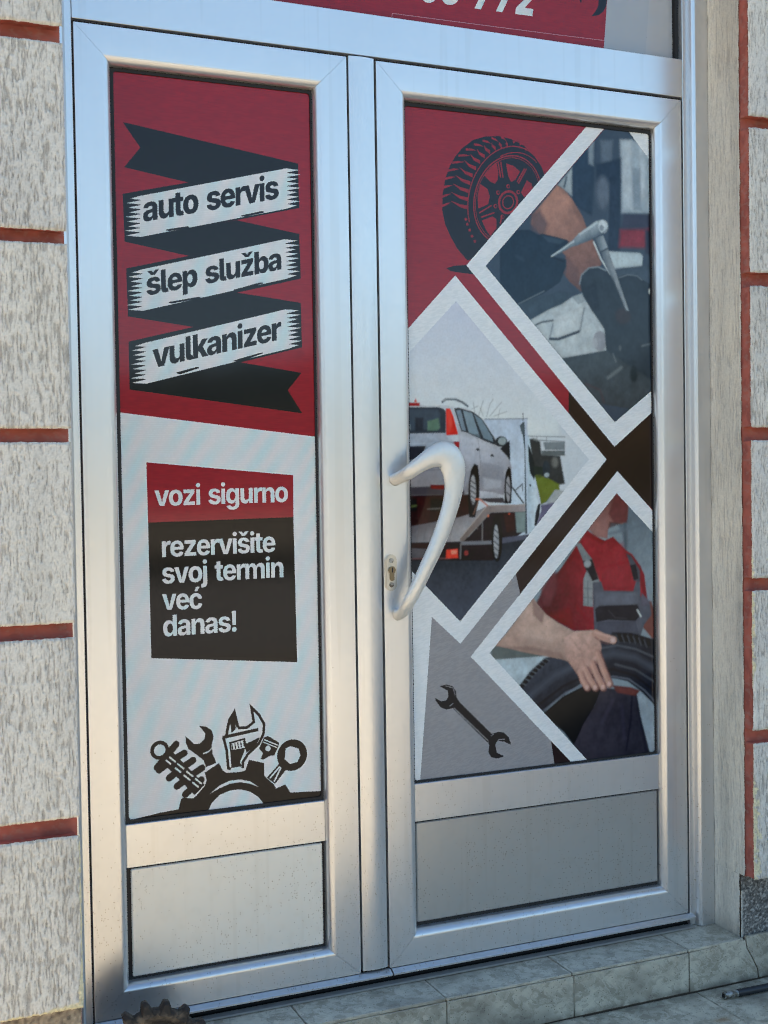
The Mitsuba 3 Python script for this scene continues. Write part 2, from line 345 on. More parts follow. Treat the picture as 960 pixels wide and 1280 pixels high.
# ------------------------------------------------------------------ the doorstep
st = 'doorstep'
add(st, cat(bx(XL, 1.604, -0.1245, 0.099, -0.3, ZT - 0.009), bx(1.604, 3.2, -0.1245, -0.1163, -0.3, ZT - 0.006)), 'grout')
tag(st, 'low tiled doorstep of grey marbled tiles under the double door', 'doorstep')
joints = [XL + 0.001, 0.1055, 0.4355, 0.7670, 1.0985, 1.4320, 1.6035]
for x0, x1 in zip(joints[:-1], joints[1:]):
    add(st + '__tread_tile', cbx(x0 + 0.0012, x1 - 0.0012, -0.1322, 0.06, ZT - 0.008, ZT + 0.0008 * rng.standard_normal(), 0.0014), 'tile')
rj = [XL + 0.001, 0.1055, 0.4385, 0.7690, 1.1040, 1.4358]
for x0, x1 in zip(rj[:-1], rj[1:]):
    add(st + '__riser_tile', cbx(x0 + 0.0012, x1 - 0.0012, -0.1322, -0.1248, ZG + 0.0025, ZT - 0.0095, 0.0012), 'tile')
def plate(pts, y0, y1):
    m = trimesh.creation.extrude_polygon(Polygon(pts), y1 - y0, engine='earcut')
    v = np.array(m.vertices); m = trimesh.Trimesh(np.c_[v[:, 0], y1 - v[:, 2], v[:, 1]], np.array(m.faces), process=False)
    return m
add(st + '__riser_tile', plate([(1.4372, ZG + 0.0025), (1.6475, ZG + 0.0025), (1.6450, -0.118), (1.628, -0.085), (1.612, -0.060), (1.6085, ZT - 0.0055), (1.4372, ZT - 0.0095)], -0.1322, -0.1248), 'tile', 'riser tile broken off at its right end')
add(st + '__riser_tile', plate([(1.6525, ZG + 0.0025), (1.9200, ZG + 0.0025), (1.9200, ZT + 0.003), (1.6118, ZT + 0.003), (1.6155, -0.060), (1.6315, -0.085), (1.6490, -0.118)], -0.1315, -0.1248), 'tile')
for x0 in (1.9224, 2.25, 2.58, 2.91):
    add(st + '__riser_tile', cbx(x0, x0 + 0.326, -0.1315, -0.1248, ZG + 0.0025, ZT + 0.003, 0.0012), 'tile')

# ------------------------------------------------------------------ door frame
fr = 'door_frame'
tag(fr, 'silver aluminium outer frame with jambs, centre post and transom bar around both doors', 'door frame')

def member(pts_a, pts_b):
    """Loft between two end sections (n x 3 each, closed polygons)."""
    a, b = np.asarray(pts_a, float), np.asarray(pts_b, float)
    n = len(a); v = np.vstack([a, b]); f = []
    for i in range(n):
        j = (i + 1) % n
        f += [(i, j, n + j), (i, n + j, n + i)]
    me = trimesh.Trimesh(v, np.array(f), process=False)
    cap = trimesh.creation.triangulate_polygon(Polygon(PROFILE_2D), engine='earcut') if False else None
    for s, base in ((a, 0), (b, n)):
        c = len(me.vertices)
        vv = np.vstack([me.vertices, s.mean(0)]); ff = np.vstack([me.faces, [(c, base + (i + 1) % n, base + i) if base == 0 else (c, base + i, base + (i + 1) % n) for i in range(n)]])
        me = trimesh.Trimesh(vv, ff, process=False)
    me.fix_normals()
    return me

def prof(F, B, D=0.018, back=0.05, n=7, e=0.0012):
    """(inward distance, depth): outer back, tiny chamfer, flat front, quarter round bead, inner back."""
    q = [(0.0, back), (0.0, e), (e * 0.3, e * 0.3), (e, 0.0), (F * 0.5, 0.0), (F - 0.001, 0.0)]
    for t in np.linspace(0, np.pi / 2, n + 1)[1:]:
        q.append((F + B * math.sin(t) ** 1.15 * 1.0, D * (1 - math.cos(t)) if True else 0))
    q.append((F + B, back))
    return np.array(q)

# jambs: step out past the leaf plane with a rounded edge facing the opening
def jamb(xin, s, z0, z1):
    """xin: edge next to the leaf, s = +1 to the right."""
    q = [(0, 0.06), (0, 0.0012), (0.0012, 0.0), (0.012, 0.0)]
    for t in np.linspace(0, np.pi / 2, 8):
        q.append((0.0145 + 0.0125 * (1 - math.cos(t)) * 1.0, -0.019 * math.sin(t)))
    q += [(0.063, -0.019), (0.0635, 0.06)]
    q = np.array(q)
    A = np.c_[xin + s * q[:, 0], q[:, 1], np.full(len(q), z0)]; Bq = A.copy(); Bq[:, 2] = z1
    return member(A, Bq)
add(fr + '__jamb', jamb(0.0025, -1, ZT + 0.001, 2.74), 'aluminium', smooth=28)
add(fr + '__jamb', jamb(1.5395, 1, ZT + 0.001, 2.74), 'aluminium', smooth=28)
add(fr + '__transom_bar', cbx(0.0035, 1.5385, 0.0, 0.06, 2.1075, 2.2035, 0.001), 'aluminium')
def mull():
    xs = np.linspace(0.6195, 0.6815, 13); u = np.linspace(-1, 1, 13)
    q = np.r_[np.c_[xs, 0.0015 - 0.0045 * (1 - u ** 2)], [[0.6815, 0.05], [0.6195, 0.05]]]
    A = np.c_[q, np.full(len(q), 0.0045)][:, [0, 1, 2]]; Bq = A.copy(); Bq[:, 2] = 2.1035
    return member(A, Bq)
add(fr + '__centre_post', mull(), 'aluminium', 'slightly rounded silver post between the two door leaves', smooth=20)
add(fr + '__threshold', cbx(0.004, 1.538, -0.024, -0.0012, ZT + 0.001, ZT + 0.0055, 0.0008), 'dull_strip', 'worn grey threshold strip on the step')
add(fr + '__gap_shade', cat(bx(0.001, 0.0085, 0.014, 0.055, -0.02, 2.107), bx(1.5315, 1.5405, 0.014, 0.055, -0.02, 2.107), bx(0.6130, 0.6210, 0.014, 0.055, 0.0, 2.105), bx(0.6800, 0.6880, 0.014, 0.055, 0.0, 2.105),
                       bx(0.0085, 1.5315, 0.014, 0.0545, 2.0995, 2.1085), bx(0.003, 1.538, 0.012, 0.055, -0.0305, 0.0005), bx(0.003, 1.538, -0.0010, 0.0118, -0.0315, -0.0300)), 'gasket', 'black strips standing for the shade in the gaps')  # black strips set in the door gaps to stand for their shade

# ------------------------------------------------------------------ leaf builder
def leaf(key, x0, x1, z1, F, Bv, Fb, Bb, rail, panel, filmx, filmz, kick='panel_metal'):
    z0 = 0.001
    Ps = {s: prof(f, b) for s, f, b in (('l', F, Bv), ('r', F, Bv), ('t', F + 0.0005, Bv), ('b', Fb, Bb))}
    h = 0.00035
    l, r, t, b = (Ps[s] for s in 'lrtb')
    ring = {'bl': np.c_[x0 + l[:, 0], l[:, 1], z0 + b[:, 0]], 'br': np.c_[x1 - r[:, 0], l[:, 1], z0 + b[:, 0]],
            'tl': np.c_[x0 + l[:, 0], l[:, 1], z1 - t[:, 0]], 'tr': np.c_[x1 - r[:, 0], l[:, 1], z1 - t[:, 0]]}
    def seg(a, c, ax):
        A, C = ring[a].copy(), ring[c].copy(); A[:, ax] += h; C[:, ax] -= h
        return member(A, C)
    add(key + '__stile', seg('bl', 'tl', 2), 'aluminium', smooth=28)
    add(key + '__stile', seg('br', 'tr', 2), 'aluminium', smooth=28)
    add(key + '__top_rail', seg('tl', 'tr', 0), 'aluminium', smooth=28)
    add(key + '__bottom_rail', seg('bl', 'br', 0), 'aluminium', smooth=28)
    xi0, xi1 = x0 + l[-1, 0], x1 - r[-1, 0]; zi0, zi1 = z0 + b[-1, 0], z1 - t[-1, 0]
    add(key + '__middle_rail', cbx(xi0 + 0.0003, xi1 - 0.0003, 0.0155, 0.05, rail[0], rail[1], 0.0012), 'aluminium')
    # black glazing gasket round the glass, with softly rounded inner corners
    outer = sbox(xi0, rail[1], xi1, zi1); inner = sbox(filmx[0], filmz[0], filmx[1], filmz[1]).buffer(-0.007).buffer(0.007, quad_segs=6)
    gm = trimesh.creation.extrude_polygon(outer.buffer(-0.0003).difference(inner), 0.0032, engine='earcut')
    v = np.array(gm.vertices); gm = trimesh.Trimesh(np.c_[v[:, 0], 0.0273 - v[:, 2], v[:, 1]], np.array(gm.faces)[:, ::1], process=False)
    add(key + '__gasket', gm, 'gasket')
    add(key + '__glass', bx(xi0 + 0.0003, xi1 - 0.0003, 0.030, 0.036, rail[1] + 0.0003, zi1 - 0.0003), 'gasket', 'glass pane behind the printed film')
    add(key + '__panel_backing', bx(xi0 + 0.0003, xi1 - 0.0003, 0.027, 0.036, zi0 + 0.0003, rail[0] - 0.0003), 'gasket')  # black backing sheet that darkens the gaps round the panel
    add(key + '__kick_panel', cbx(panel[0], panel[1], 0.0195, 0.0268, panel[2], panel[3], 0.0022), kick)

leaf('door', 0.006, 0.6142, 2.1005, 0.0600, 0.0165, 0.0525, 0.0150, (0.3150, 0.4085), (0.0925, 0.5310, 0.0765, 0.3105), (0.0915, 0.5330), (0.4165, 2.0155), 'panel_pale')
leaf('door_001', 0.6866, 1.5335, 2.1000, 0.0600, 0.0165, 0.0598, 0.0180, (0.3305, 0.4205), (0.7680, 1.4535, 0.0890, 0.3265), (0.7690, 1.4530), (0.4260, 2.0130))
tag('door', 'narrow silver door leaf on the left with a red and pale printed film', 'door')
tag('door_001', 'wider silver door leaf on the right with the curved pull handle', 'door')
def sill(xa, xb):
    q = np.array([(0.006, -0.0005), (-0.0010, -0.0008), (-0.0140, -0.0062), (-0.0155, -0.0075), (-0.0155, -0.0115), (-0.0140, -0.0125), (0.006, -0.0125)])
    A = np.c_[np.full(len(q), xa), q]; Bq = np.c_[np.full(len(q), xb), q]
    return member(A, Bq)
add('door__drip_sill', sill(0.006, 0.6868), 'aluminium')
add('door_001__drip_sill', sill(0.6905, 1.5460), 'aluminium')

# pull handle on the right leaf: flat curved bar, wide at the bend
HP = np.array([[0.7150,0.004,1.1385],[0.7193,-0.012,1.1424],[0.7238,-0.03,1.1475],[0.7334,-0.048,1.1564],[0.7489,-0.058,1.1697],[0.7683,-0.064,1.1826],[0.7915,-0.067,1.1932],[0.8155,-0.068,1.1942],[0.8309,-0.068,1.1792],[0.8377,-0.068,1.1517],[0.8372,-0.068,1.1234],
 [0.8323,-0.068,1.0953],[0.8238,-0.068,1.0672],[0.8121,-0.067,1.0352],[0.7987,-0.066,1.0034],[0.7835,-0.065,0.9717],[0.7671,-0.063,0.9401],[0.7525,-0.06,0.9104],[0.7389,-0.055,0.8826],[0.7271,-0.046,0.8563],[0.7221,-0.03,0.837],[0.7198,-0.012,0.8286],[0.7170,0.004,0.8270]])
HW = np.array([0.030,0.030,0.031,0.033,0.036,0.042,0.053,0.066,0.066,0.057,0.048,0.044,0.041,0.0395,0.038,0.036,0.0345,0.033,0.0315,0.0305,0.030,0.030,0.030])
sp = smooth_path(np.c_[HP, HW], 90)
tan = np.gradient(sp[:, :3], axis=0); side = np.cross(tan, [0, 1, 0]) 
sl = np.linalg.norm(side, axis=1); w_ = np.clip(sl / sl.max() * 3, 0, 1)[:, None]
side = side / np.maximum(sl, 1e-9)[:, None]
add('door_001__handle', sweep(sp[:, :3], sp[:, 3], np.full(len(sp), 0.021), side, 24), 'handle_metal', 'curved pale metal pull handle shaped like a bow', smooth=True)
# lock: oval escutcheon, cylinder, two screws
def oval(cx, cz, a, b, y0, y1):
    pts = [(cx + a * math.cos(t) * 1.0, cz + (b - a) * (1 if math.sin(t) > 0 else -1) + a * math.sin(t)) for t in np.linspace(0, 2 * np.pi, 40, endpoint=False)]
    m = trimesh.creation.extrude_polygon(Polygon(pts), y1 - y0, engine='earcut'); v = np.array(m.vertices)
    return trimesh.Trimesh(np.c_[v[:, 0], y1 - v[:, 2], v[:, 1]], np.array(m.faces), process=False)
LX, LZc = 0.7035, 0.9250
add('door_001__lock', cat(oval(LX, LZc, 0.0150, 0.0425, -0.003, -0.0002), oval(LX, LZc, 0.0125, 0.0400, -0.0052, -0.0031)), 'lock_metal', 'oval keyhole plate on the right leaf')
add('door_001__lock__cylinder', cat(oval(LX + 0.001, LZc + 0.006, 0.0085, 0.0085, -0.0095, -0.0053), oval(LX + 0.001, LZc - 0.008, 0.0050, 0.0110, -0.0093, -0.0054)), 'brass_dark')
add('door_001__lock__keyway', bx(LX - 0.0002, LX + 0.0022, -0.0100, -0.0096, LZc + 0.0005, LZc + 0.0115), 'gasket')
for dz in (0.028, -0.028):
    add('door_001__lock__screw', oval(LX, LZc + dz, 0.0060, 0.0060, -0.0062, -0.0053), 'ferrule')

# ------------------------------------------------------------------ printed films
def P(*v):
    return np.array(v, float).reshape(-1, 2)

def poly(*v):
    return Polygon(P(*v)).buffer(0)

def ink(c, sheen=0.030):
    """An ink as printed, less what the gloss adds."""
    return np.clip(lin(c) - sheen, 0.004, 0.8)

INKS = dict(red=(0.330, 0.020, 0.034), red_band=(0.36, 0.028, 0.030), dark=(0.012, 0.013, 0.016), brown=(0.020, 0.010, 0.009), white=(0.60, 0.62, 0.62), grey=(0.275, 0.275, 0.290), black=(0.008, 0.008, 0.010),
            pale=(0.40, 0.415, 0.43), stripe=(0.36, 0.39, 0.42), navy=(0.012, 0.014, 0.022), line=(0.50, 0.22, 0.25), charcoal=(0.010, 0.0085, 0.009))
for n_, c_ in INKS.items():
    scene['ink_' + n_] = {'type': 'principled', 'base_color': rgb(c_), 'roughness': 0.08, 'specular': 0.33}
scene['ink_charcoal'] = {'type': 'principled', 'base_color': rgb([0.010, 0.0085, 0.009]), 'roughness': 0.08, 'specular': 0.22}
def perforated(p, n, uv):
    w = fbm(p.x * 2.2, p.z * 2.2, octaves=2)
    ph_ = 150.0 * (0.87 * p.x - 0.45 * p.z) + 17.0 * w
    s = 0.5 + 0.5 * dr.sin(ph_); t = 0.5 + 0.5 * dr.sin(0.37 * ph_ + 40.0 * p.z)
    fine = 0.5 + 0.5 * dr.sin(p.z * 1570.0)
    c = mix([0.715, 0.705, 0.695], [0.575, 0.71, 0.715], s * (0.35 + 0.65 * t))
    return c * (0.93 + 0.09 * fine * noise(p.x * 260.0, p.z * 260.0))
scene['ink_film_white'] = {'type': 'principled', 'base_color': proc(perforated), 'roughness': 0.10, 'specular': 0.35}
def canvas(p, n, uv):
    g = fbm(p.x * 90.0 + 0.5 * p.z * 90.0, p.z * 420.0 - p.x * 120.0, octaves=3)
    return mix([0.665, 0.695, 0.695], [0.735, 0.755, 0.75], smoothstep(0.3, 0.7, g))
scene['ink_canvas_white'] = {'type': 'principled', 'base_color': proc(canvas), 'roughness': 0.18, 'specular': 0.35}
scene['ink_canvas_grey'] = {'type': 'principled', 'base_color': proc(lambda p, n, uv: mix([0.255, 0.252, 0.262], [0.295, 0.290, 0.295], smoothstep(0.3, 0.7, fbm(p.x * 90.0 + 45.0 * p.z, p.z * 420.0 - p.x * 120.0, octaves=3)))), 'roughness': 0.18, 'specular': 0.35}
def red_ink(p, n, uv):
    g = fbm(p.x * 60.0, p.z * 340.0, octaves=2)
    return mix([0.245, 0.015, 0.028], [0.31, 0.019, 0.031], g)
scene['ink_red'] = {'type': 'principled', 'base_color': proc(red_ink), 'roughness': 0.08, 'specular': 0.33}
scene['print_photo'] = {'type': 'principled', 'base_color': {'type': 'mesh_attribute', 'name': 'vertex_color'}, 'roughness': 0.10, 'specular': 0.33}

YF = 0.0278
def film_mesh(g):
    """A flat print piece (millimetres in the film's plane) as a sheet facing the street."""
    parts = [q for q in getattr(g, 'geoms', [g]) if q.geom_type == 'Polygon' and q.area > 0.3]
    vs, fs, o = [], [], 0
    for q in parts:
        v, f = trimesh.creation.triangulate_polygon(q, engine='earcut')
        v = np.asarray(v, float); f = np.asarray(f)
        vs.append(np.c_[v[:, 0] / 1000, np.full(len(v), YF), v[:, 1] / 1000]); fs.append(f + o); o += len(v)
    v, f = np.vstack(vs), np.vstack(fs)
    n = np.cross(v[f[:, 1]] - v[f[:, 0]], v[f[:, 2]] - v[f[:, 0]])
    f[n[:, 1] > 0] = f[n[:, 1] > 0][:, ::-1]
    return trimesh.Trimesh(v, f, process=False)

def lay(parent, items, clip):
    """Prints in painter's order become pieces of one sheet: each keeps only what later ones leave bare."""
    above = Polygon()
    out = []
    for name, ink_, g, lab in reversed(items):
        g = g.intersection(clip).buffer(0)
        vis = g.difference(above) if not above.is_empty else g
        above = above.union(g.buffer(0.001))
        if vis.area > 0.5: out.append((name, ink_, vis, lab))
    for name, ink_, g, lab in reversed(out):
        if ink_ is None: continue
        add(parent + ('__' + name if name else ''), film_mesh(g), ink_, lab)

FONT = glob.glob('/opt/blender-*/*/datafiles/fonts/Inter.woff2')[0]
def word(text, p0, p1, xh, wght=820, track=-4.0):
    """Lettering as outlines: ink runs from p0 to p1 along its baseline (mm), lower-case height xh, stems upright."""
    from PIL import Image, ImageDraw, ImageFont
    font = ImageFont.truetype(FONT, 220); font.set_variation_by_axes([14, wght])
    x, polys = 0.0, []
    for ch in text:
        adv = font.getlength(ch)
        bb = font.getbbox(ch, anchor='ls')
        if ch != ' ':
            im = Image.new('L', (bb[2] - bb[0] + 8, bb[3] - bb[1] + 8))
            ImageDraw.Draw(im).text((4 - bb[0], 4 - bb[1]), ch, 255, font=font, anchor='ls')
            on = np.pad(np.asarray(im) > 127, ((0, 0), (1, 1))).astype(np.int8)
            rows, starts = np.nonzero(np.diff(on, axis=1) == 1); ends = np.nonzero(np.diff(on, axis=1) == -1)[1]
            gsh = union_all(shapely.box(starts, -rows - 1, ends, -rows)).buffer(1.2).buffer(-1.2).simplify(1.0)
            polys.append(affinity.translate(gsh, x + bb[0] - 4, 4 - bb[1]))
            x += adv + track
        else:
            x += adv * 1.12
    u = unary_union([q.buffer(0) for q in polys])
    mx0, _, mx1, _ = u.bounds
    xheight = -font.getbbox('x', anchor='ls')[1]
    p0, p1 = np.asarray(p0, float).ravel(), np.asarray(p1, float).ravel()
    sx = (p1[0] - p0[0]) / (mx1 - mx0); sl_ = (p1[1] - p0[1]) / (mx1 - mx0); sy = xh / xheight
    return affinity.affine_transform(u, [sx, 0, sl_, sy, p0[0] - sx * mx0, p0[1] - sl_ * mx0]).buffer(0)

def stroke(pts, w, cap=2, join=2):
    return LineString(pts).buffer(w / 2, cap_style=cap, join_style=join)

# ---------------------------- left film
def teeth(tl, bl, tip, n):
    """Points from tl down to bl with n long teeth reaching out by tip (mm in x)."""
    tl, bl = np.asarray(tl, float), np.asarray(bl, float)
    pts = []
    for i in range(n):
        a = tl + (bl - tl) * (i + 0.05) / n; b = tl + (bl - tl) * (i + 0.5) / n; c = tl + (bl - tl) * (i + 0.95) / n
        pts += [a, b + [tip * (0.8 + 0.4 * ((i * 37) % 10) / 10), (bl - tl)[1] / n * 0.35], c]
    return pts

def ribbon_face(tl, tr, br, bl, tip, n, slits):
    pts = teeth(tl, bl, -tip, n) + [np.asarray(bl, float)] + [np.asarray(br, float)] + teeth(br, tr, tip, n) + [np.asarray(tr, float)]
    g = Polygon(pts).buffer(0)
    for s in slits: g = g.difference(s)
    return g.buffer(0)

clipL = sbox(87, 413, 537, 2019)
boundary = P(58,1297, 526,1242, 585,1237)
items = [('', 'ink_film_white', clipL, 'printed film with red top, service ribbons, booking notice and tool emblem'),
         ('red_field', 'ink_red', Polygon(np.vstack([boundary, [[600, 2100], [0, 2100]]])), 'red upper field of the left film')]
# dark ribbon folded in three, from the top tail to the bottom tail
rib = [poly_n for poly_n in (
    Polygon(P(112,1910, 503,1856, 502,1809, 256,1794, 113,1816, 148,1860)),
    Polygon(P(108,1758, 503,1856, 504,1758, 110,1658)), Polygon(P(110,1658, 358,1719, 503,1698, 253,1635)),
    Polygon(P(112,1600, 503,1698, 505,1599, 114,1499)), Polygon(P(114,1499, 349,1560, 504,1543, 260,1481)),
    Polygon(P(114,1444, 504,1543, 505,1444, 114,1343)), Polygon(P(114,1343, 356,1406, 502,1385, 469,1346, 502,1295)))]
items.append(('ribbon', 'ink_dark', unary_union([r.buffer(0.8) for r in rib]), 'dark folded ribbon on the red field'))
faces = [(P(146,1758, 477,1844, 477,1754, 142,1669), P(200,1688, 246,1698, 249,1697, 206,1687), P(369,1730, 417,1743, 421,1742, 378,1730)),
         (P(146,1601, 470,1685, 474,1597, 143,1511), P(203,1532, 269,1546, 272,1545, 209,1531), P(349,1565, 409,1584, 415,1584, 363,1566)),
         (P(150,1444, 470,1528, 476,1440, 148,1355), P(217,1380, 262,1393, 265,1392, 224,1378), P(346,1409, 406,1427, 412,1428, 360,1409))]
words = [('auto servis', P(150,1702, 457,1775), 40.1), ('šlep služba', P(154,1544, 460,1617), 37.0), ('vulkanizer', P(164,1389, 457,1460), 39.1)]
for (q, s1, s2), (txt, bl, xh) in zip(faces, words):
    sl1 = Polygon(s1).buffer(1.2); sl2 = Polygon(s2).buffer(1.2)
    items.append(('ribbon_face', 'ink_film_white', ribbon_face(q[0], q[1], q[2], q[3], 28.2, 9, [sl1, sl2]), f'pale ribbon face reading {txt}'))
    items.append(('lettering', 'ink_dark', word(txt, bl[0], bl[1], xh, 830, -15), f'dark letters reading {txt}'))
items += [('notice_heading', 'ink_red', Polygon(P(146,1186, 479,1154, 478,1059, 147,1056)), 'red heading field reading vozi sigurno'),
          ('notice_field', 'ink_charcoal', Polygon(P(147,1056, 478,1059, 481,729, 148,762)), 'black notice field about booking a date')]
for txt, bl, xh, lab in (('vozi sigurno', P(162,1091, 466,1094), 33.9, None), ('rezervišite', P(176,980, 434,982), 34.4, None), ('svoj termin', P(175,922, 452,924), 34.4, None),
                         ('već', P(174,865, 263,863), 34.4, None), ('danas!', P(175,807, 340,808), 34.4, None)):
    items.append(('lettering', 'ink_film_white', word(txt, bl[0], bl[1], xh, 740, -14), f'pale letters reading {txt.rstrip("!")}'))
# tool emblem: gear with a shock absorber, two spanners, a wrench and a piston standing on it
E_ = 'ink_charcoal'
gear = unary_union([Polygon(P(108,417, 160,423, 201,426, 207,448, 212,450, 234,446, 241,451, 261,471, 265,483, 261,500, 294,518, 302,501, 311,494, 342,493, 354,495, 363,518, 398,507, 398,478, 421,455, 425,446, 447,453, 453,444, 459,433, 536,428, 535,403, 396,414, 267,412, 108,414))])
hole = Polygon(P(266,412, 276,431, 295,447, 318,454, 341,454, 364,446, 383,432, 396,414, 331,411))
gline = LineString(P(273,453, 295,467, 318,473, 342,473, 365,467, 384,455)).buffer(0)
arc = Polygon(P(272,452, 295,468, 318,476, 342,476, 365,469, 385,454, 364,464, 341,470, 318,469, 295,462))
shock = [LineString(P(171,552, 249,463)).buffer(15.6, cap_style=2)]
for a_ in (P(156,523, 198,569), P(160,517, 216,548), P(182,497, 235,530), P(199,477, 255,511), P(217,457, 253,485)):
    shock.append(LineString([a_[0], a_[0] * 0.5 + a_[1] * 0.5 + [3.6, 3.6], a_[1]]).buffer(7.8))
shock = unary_union(shock)
shock_lines = unary_union([LineString(q_).buffer(1.8) for q_ in (P(176,536, 185,528), P(184,542, 196,531), P(196,517, 207,507), P(202,525, 214,514), P(215,499, 227,488), P(221,507, 234,495), P(234,481, 246,470), P(240,489, 253,477))])
ringc = P(162,560, 180,559)
eye = Point(*ringc[0]).buffer(20.8).difference(Point(*ringc[0]).buffer(12.5))
span1 = Polygon(P(264,512, 259,528, 242,543, 226,556, 220,570, 220,585, 229,576, 238,566, 251,565, 262,575, 264,587, 256,598, 250,605, 266,602, 279,592, 283,577, 278,560, 280,540, 288,519))
span1_line = Polygon(P(258,544, 270,547, 281,556, 282,554, 270,544, 259,541))
adj = [stroke(P(312,577, 315,592, 320,612, 331,628, 339,593), 6.8), stroke(P(339,592, 360,591, 376,602, 371,635, 388,617, 400,595, 398,573, 386,551, 361,531, 349,515, 348,501), 6.2), stroke(P(303,574, 386,584), 7.3), stroke(P(305,574, 312,545, 315,504, 321,502), 6.2),
       Polygon(P(321,607, 332,624, 334,590, 324,582)), Polygon(P(320,544, 354,541, 342,515, 346,505, 322,504)), Polygon(P(355,554, 390,567, 380,547, 357,534)), stroke(P(320,560, 353,566, 357,544, 322,542, 320,560), 4.2)]
for i_ in range(5):
    adj.append(stroke(P(324,558, 326,545) + np.array([6.8 * i_, 1.6 * i_ * 0.6]), 2.6))
adj = unary_union(adj)
piston = unary_union([Polygon(P(399,565, 409,567, 434,550, 433,542, 422,521, 412,522, 398,515, 390,517, 396,529, 387,541)), ])
piston_cut = unary_union([stroke(P(399,560, 431,544), 2.6), stroke(P(396,555, 429,539), 2.1), Point(*P(408,539, 113,683)[0]).buffer(6.2)])
rc = P(465,518, 113,683)[0]
ringsp = unary_union([Point(*rc).buffer(35.9), Polygon(P(435,503, 404,473, 423,457, 455,492))]).difference(unary_union([Polygon(P(450,535, 460,539, 480,532, 485,516, 477,501, 460,498, 447,510)), stroke(P(411,471, 434,494, 437,491, 421,462), 3.6)]))
emblem = unary_union([gear.difference(hole).difference(arc), shock.difference(shock_lines), eye, span1.difference(span1_line), adj, piston.difference(piston_cut), ringsp])
items.append(('tool_emblem', E_, emblem, 'dark emblem of a gear with tools standing on it'))
lay('door__film', items, clipL)

# ---------------------------- right film
clipR = sbox(764, 423, 1457, 2016)
white1 = Polygon(np.vstack([P(1272,2019, 926,1651, 1207,1354, 1340,1215, 1470,1314), P(1471,1370, 1342,1277, 978,1652, 1321,2016)]))
corner = Polygon(P(1391,2016, 1488,2019, 1487,1915))
white2 = Polygon(P(896,1625, 760,1484, 742,412, 784,424, 821,812, 896,743, 1316,1183)).buffer(0)
white3 = Polygon(np.vstack([P(1348,1153, 923,710, 1202,424), P(1253,420, 975,715, 1345,1097, 1469,980, 1469,1036)]))
greyp = Polygon(P(821,812, 783,397, 1152,405, 1140,482, 948,706, 1057,858, 1048,896, 896,743)).buffer(0).union(Polygon(P(896,743, 1048,896, 1057,858, 948,681, 884,753)).buffer(0))
browns = unary_union([Polygon(P(1207,1362, 1206,1306, 1320,1184, 1039,896, 1057,850, 1348,1153, 1489,1029, 1493,1335, 1340,1216)), Polygon(P(1140,484, 1152,403, 1211,417))])
hand = P(1321,2014, 1391,2016, 1477,1925, 1471,1370, 1342,1277, 978,1652)
tow = P(897,1564, 759,1426, 751,943, 896,797, 1264,1184)
mech = P(1345,1097, 975,715, 1253,420, 1462,424, 1469,980)
# tyre drawing on the red field
sil = Polygon(P(866,1811, 870,1832, 875,1855, 886,1882, 901,1907, 920,1928, 949,1950, 980,1961, 1018,1966, 1053,1962, 1085,1951, 1116,1927, 1140,1898, 1159,1875, 987,1678, 929,1664, 903,1690, 885,1719, 872,1745, 865,1778)).buffer(1.0)
def ell(cx, cy, rx, ry, rot, n=72, t0=0, t1=360):
    t = np.radians(np.linspace(t0, t1, n)); c, s = math.cos(math.radians(rot)), math.sin(math.radians(rot))
    return np.c_[cx + rx * np.cos(t) * c - ry * np.sin(t) * s, cy + rx * np.cos(t) * s + ry * np.sin(t) * c]
GK = P(P(840,1969, 1230,2007, 835,1636))
def gpt(a):      # drawing units of the tyre graphic to millimetres on the film
    a = np.asarray(a, float)
    return GK[0] + a[:, :1] / 1000 * (GK[1] - GK[0]) + a[:, 1:] / 1000 * (GK[2] - GK[0])
u1 = 0.4
cuts = []
for rx, ry, wd in ((278, 390, 7), (238, 322, 8), (226, 306, 4)):
    cuts.append(LineString(gpt(ell(525, 520, rx, ry, 10, 90, 0 if rx < 270 else 150, 360 if rx < 270 else 330))).buffer(u1 * wd / 2))
cuts.append(LineString(gpt(ell(545, 540, 262, 365, 10, 30, 240, 300))).buffer(u1 * 3))
for pts in ([(440,255),(360,340),(400,382),(430,396),(448,372),(452,320)], [(515,262),(562,280),(605,318),(575,372),(548,386),(530,350)], [(332,408),(316,480),(318,572),(382,545),(392,490),(376,440)],
            [(660,388),(622,468),(640,500),(700,450),(690,410)], [(345,668),(372,730),(400,772),(440,720),(438,660),(415,642)]):
    cuts.append(Polygon(gpt(pts)).buffer(u1 * 4))
for a_, b_ in (((455,250),(472,355)), ((474,248),(488,355)), ((640,300),(590,390)), ((655,300),(600,402)), ((325,608),(405,560)), ((338,640),(425,612)), ((470,690),(480,640))):
    cuts.append(LineString(gpt([a_, b_])).buffer(u1 * 4.5))
hc = (525, 538)
for r0, r1 in ((78, 62), (46, 38)):
    cuts.append(Polygon(gpt(ell(hc[0], hc[1], r0 * 0.92, r0 * 1.12, 8))).difference(Polygon(gpt(ell(hc[0], hc[1], r1 * 0.9, r1 * 1.12, 8)))))
for k_ in range(7):
    t = math.radians(-90 + k_ * 51.4)
    q_ = gpt([(hc[0] + 92 * math.cos(t), hc[1] + 115 * math.sin(t))])[0]
    cuts.append(Point(*q_).buffer(u1 * 13).difference(Point(q_[0] + u1 * 3, q_[1]).buffer(u1 * 7)))
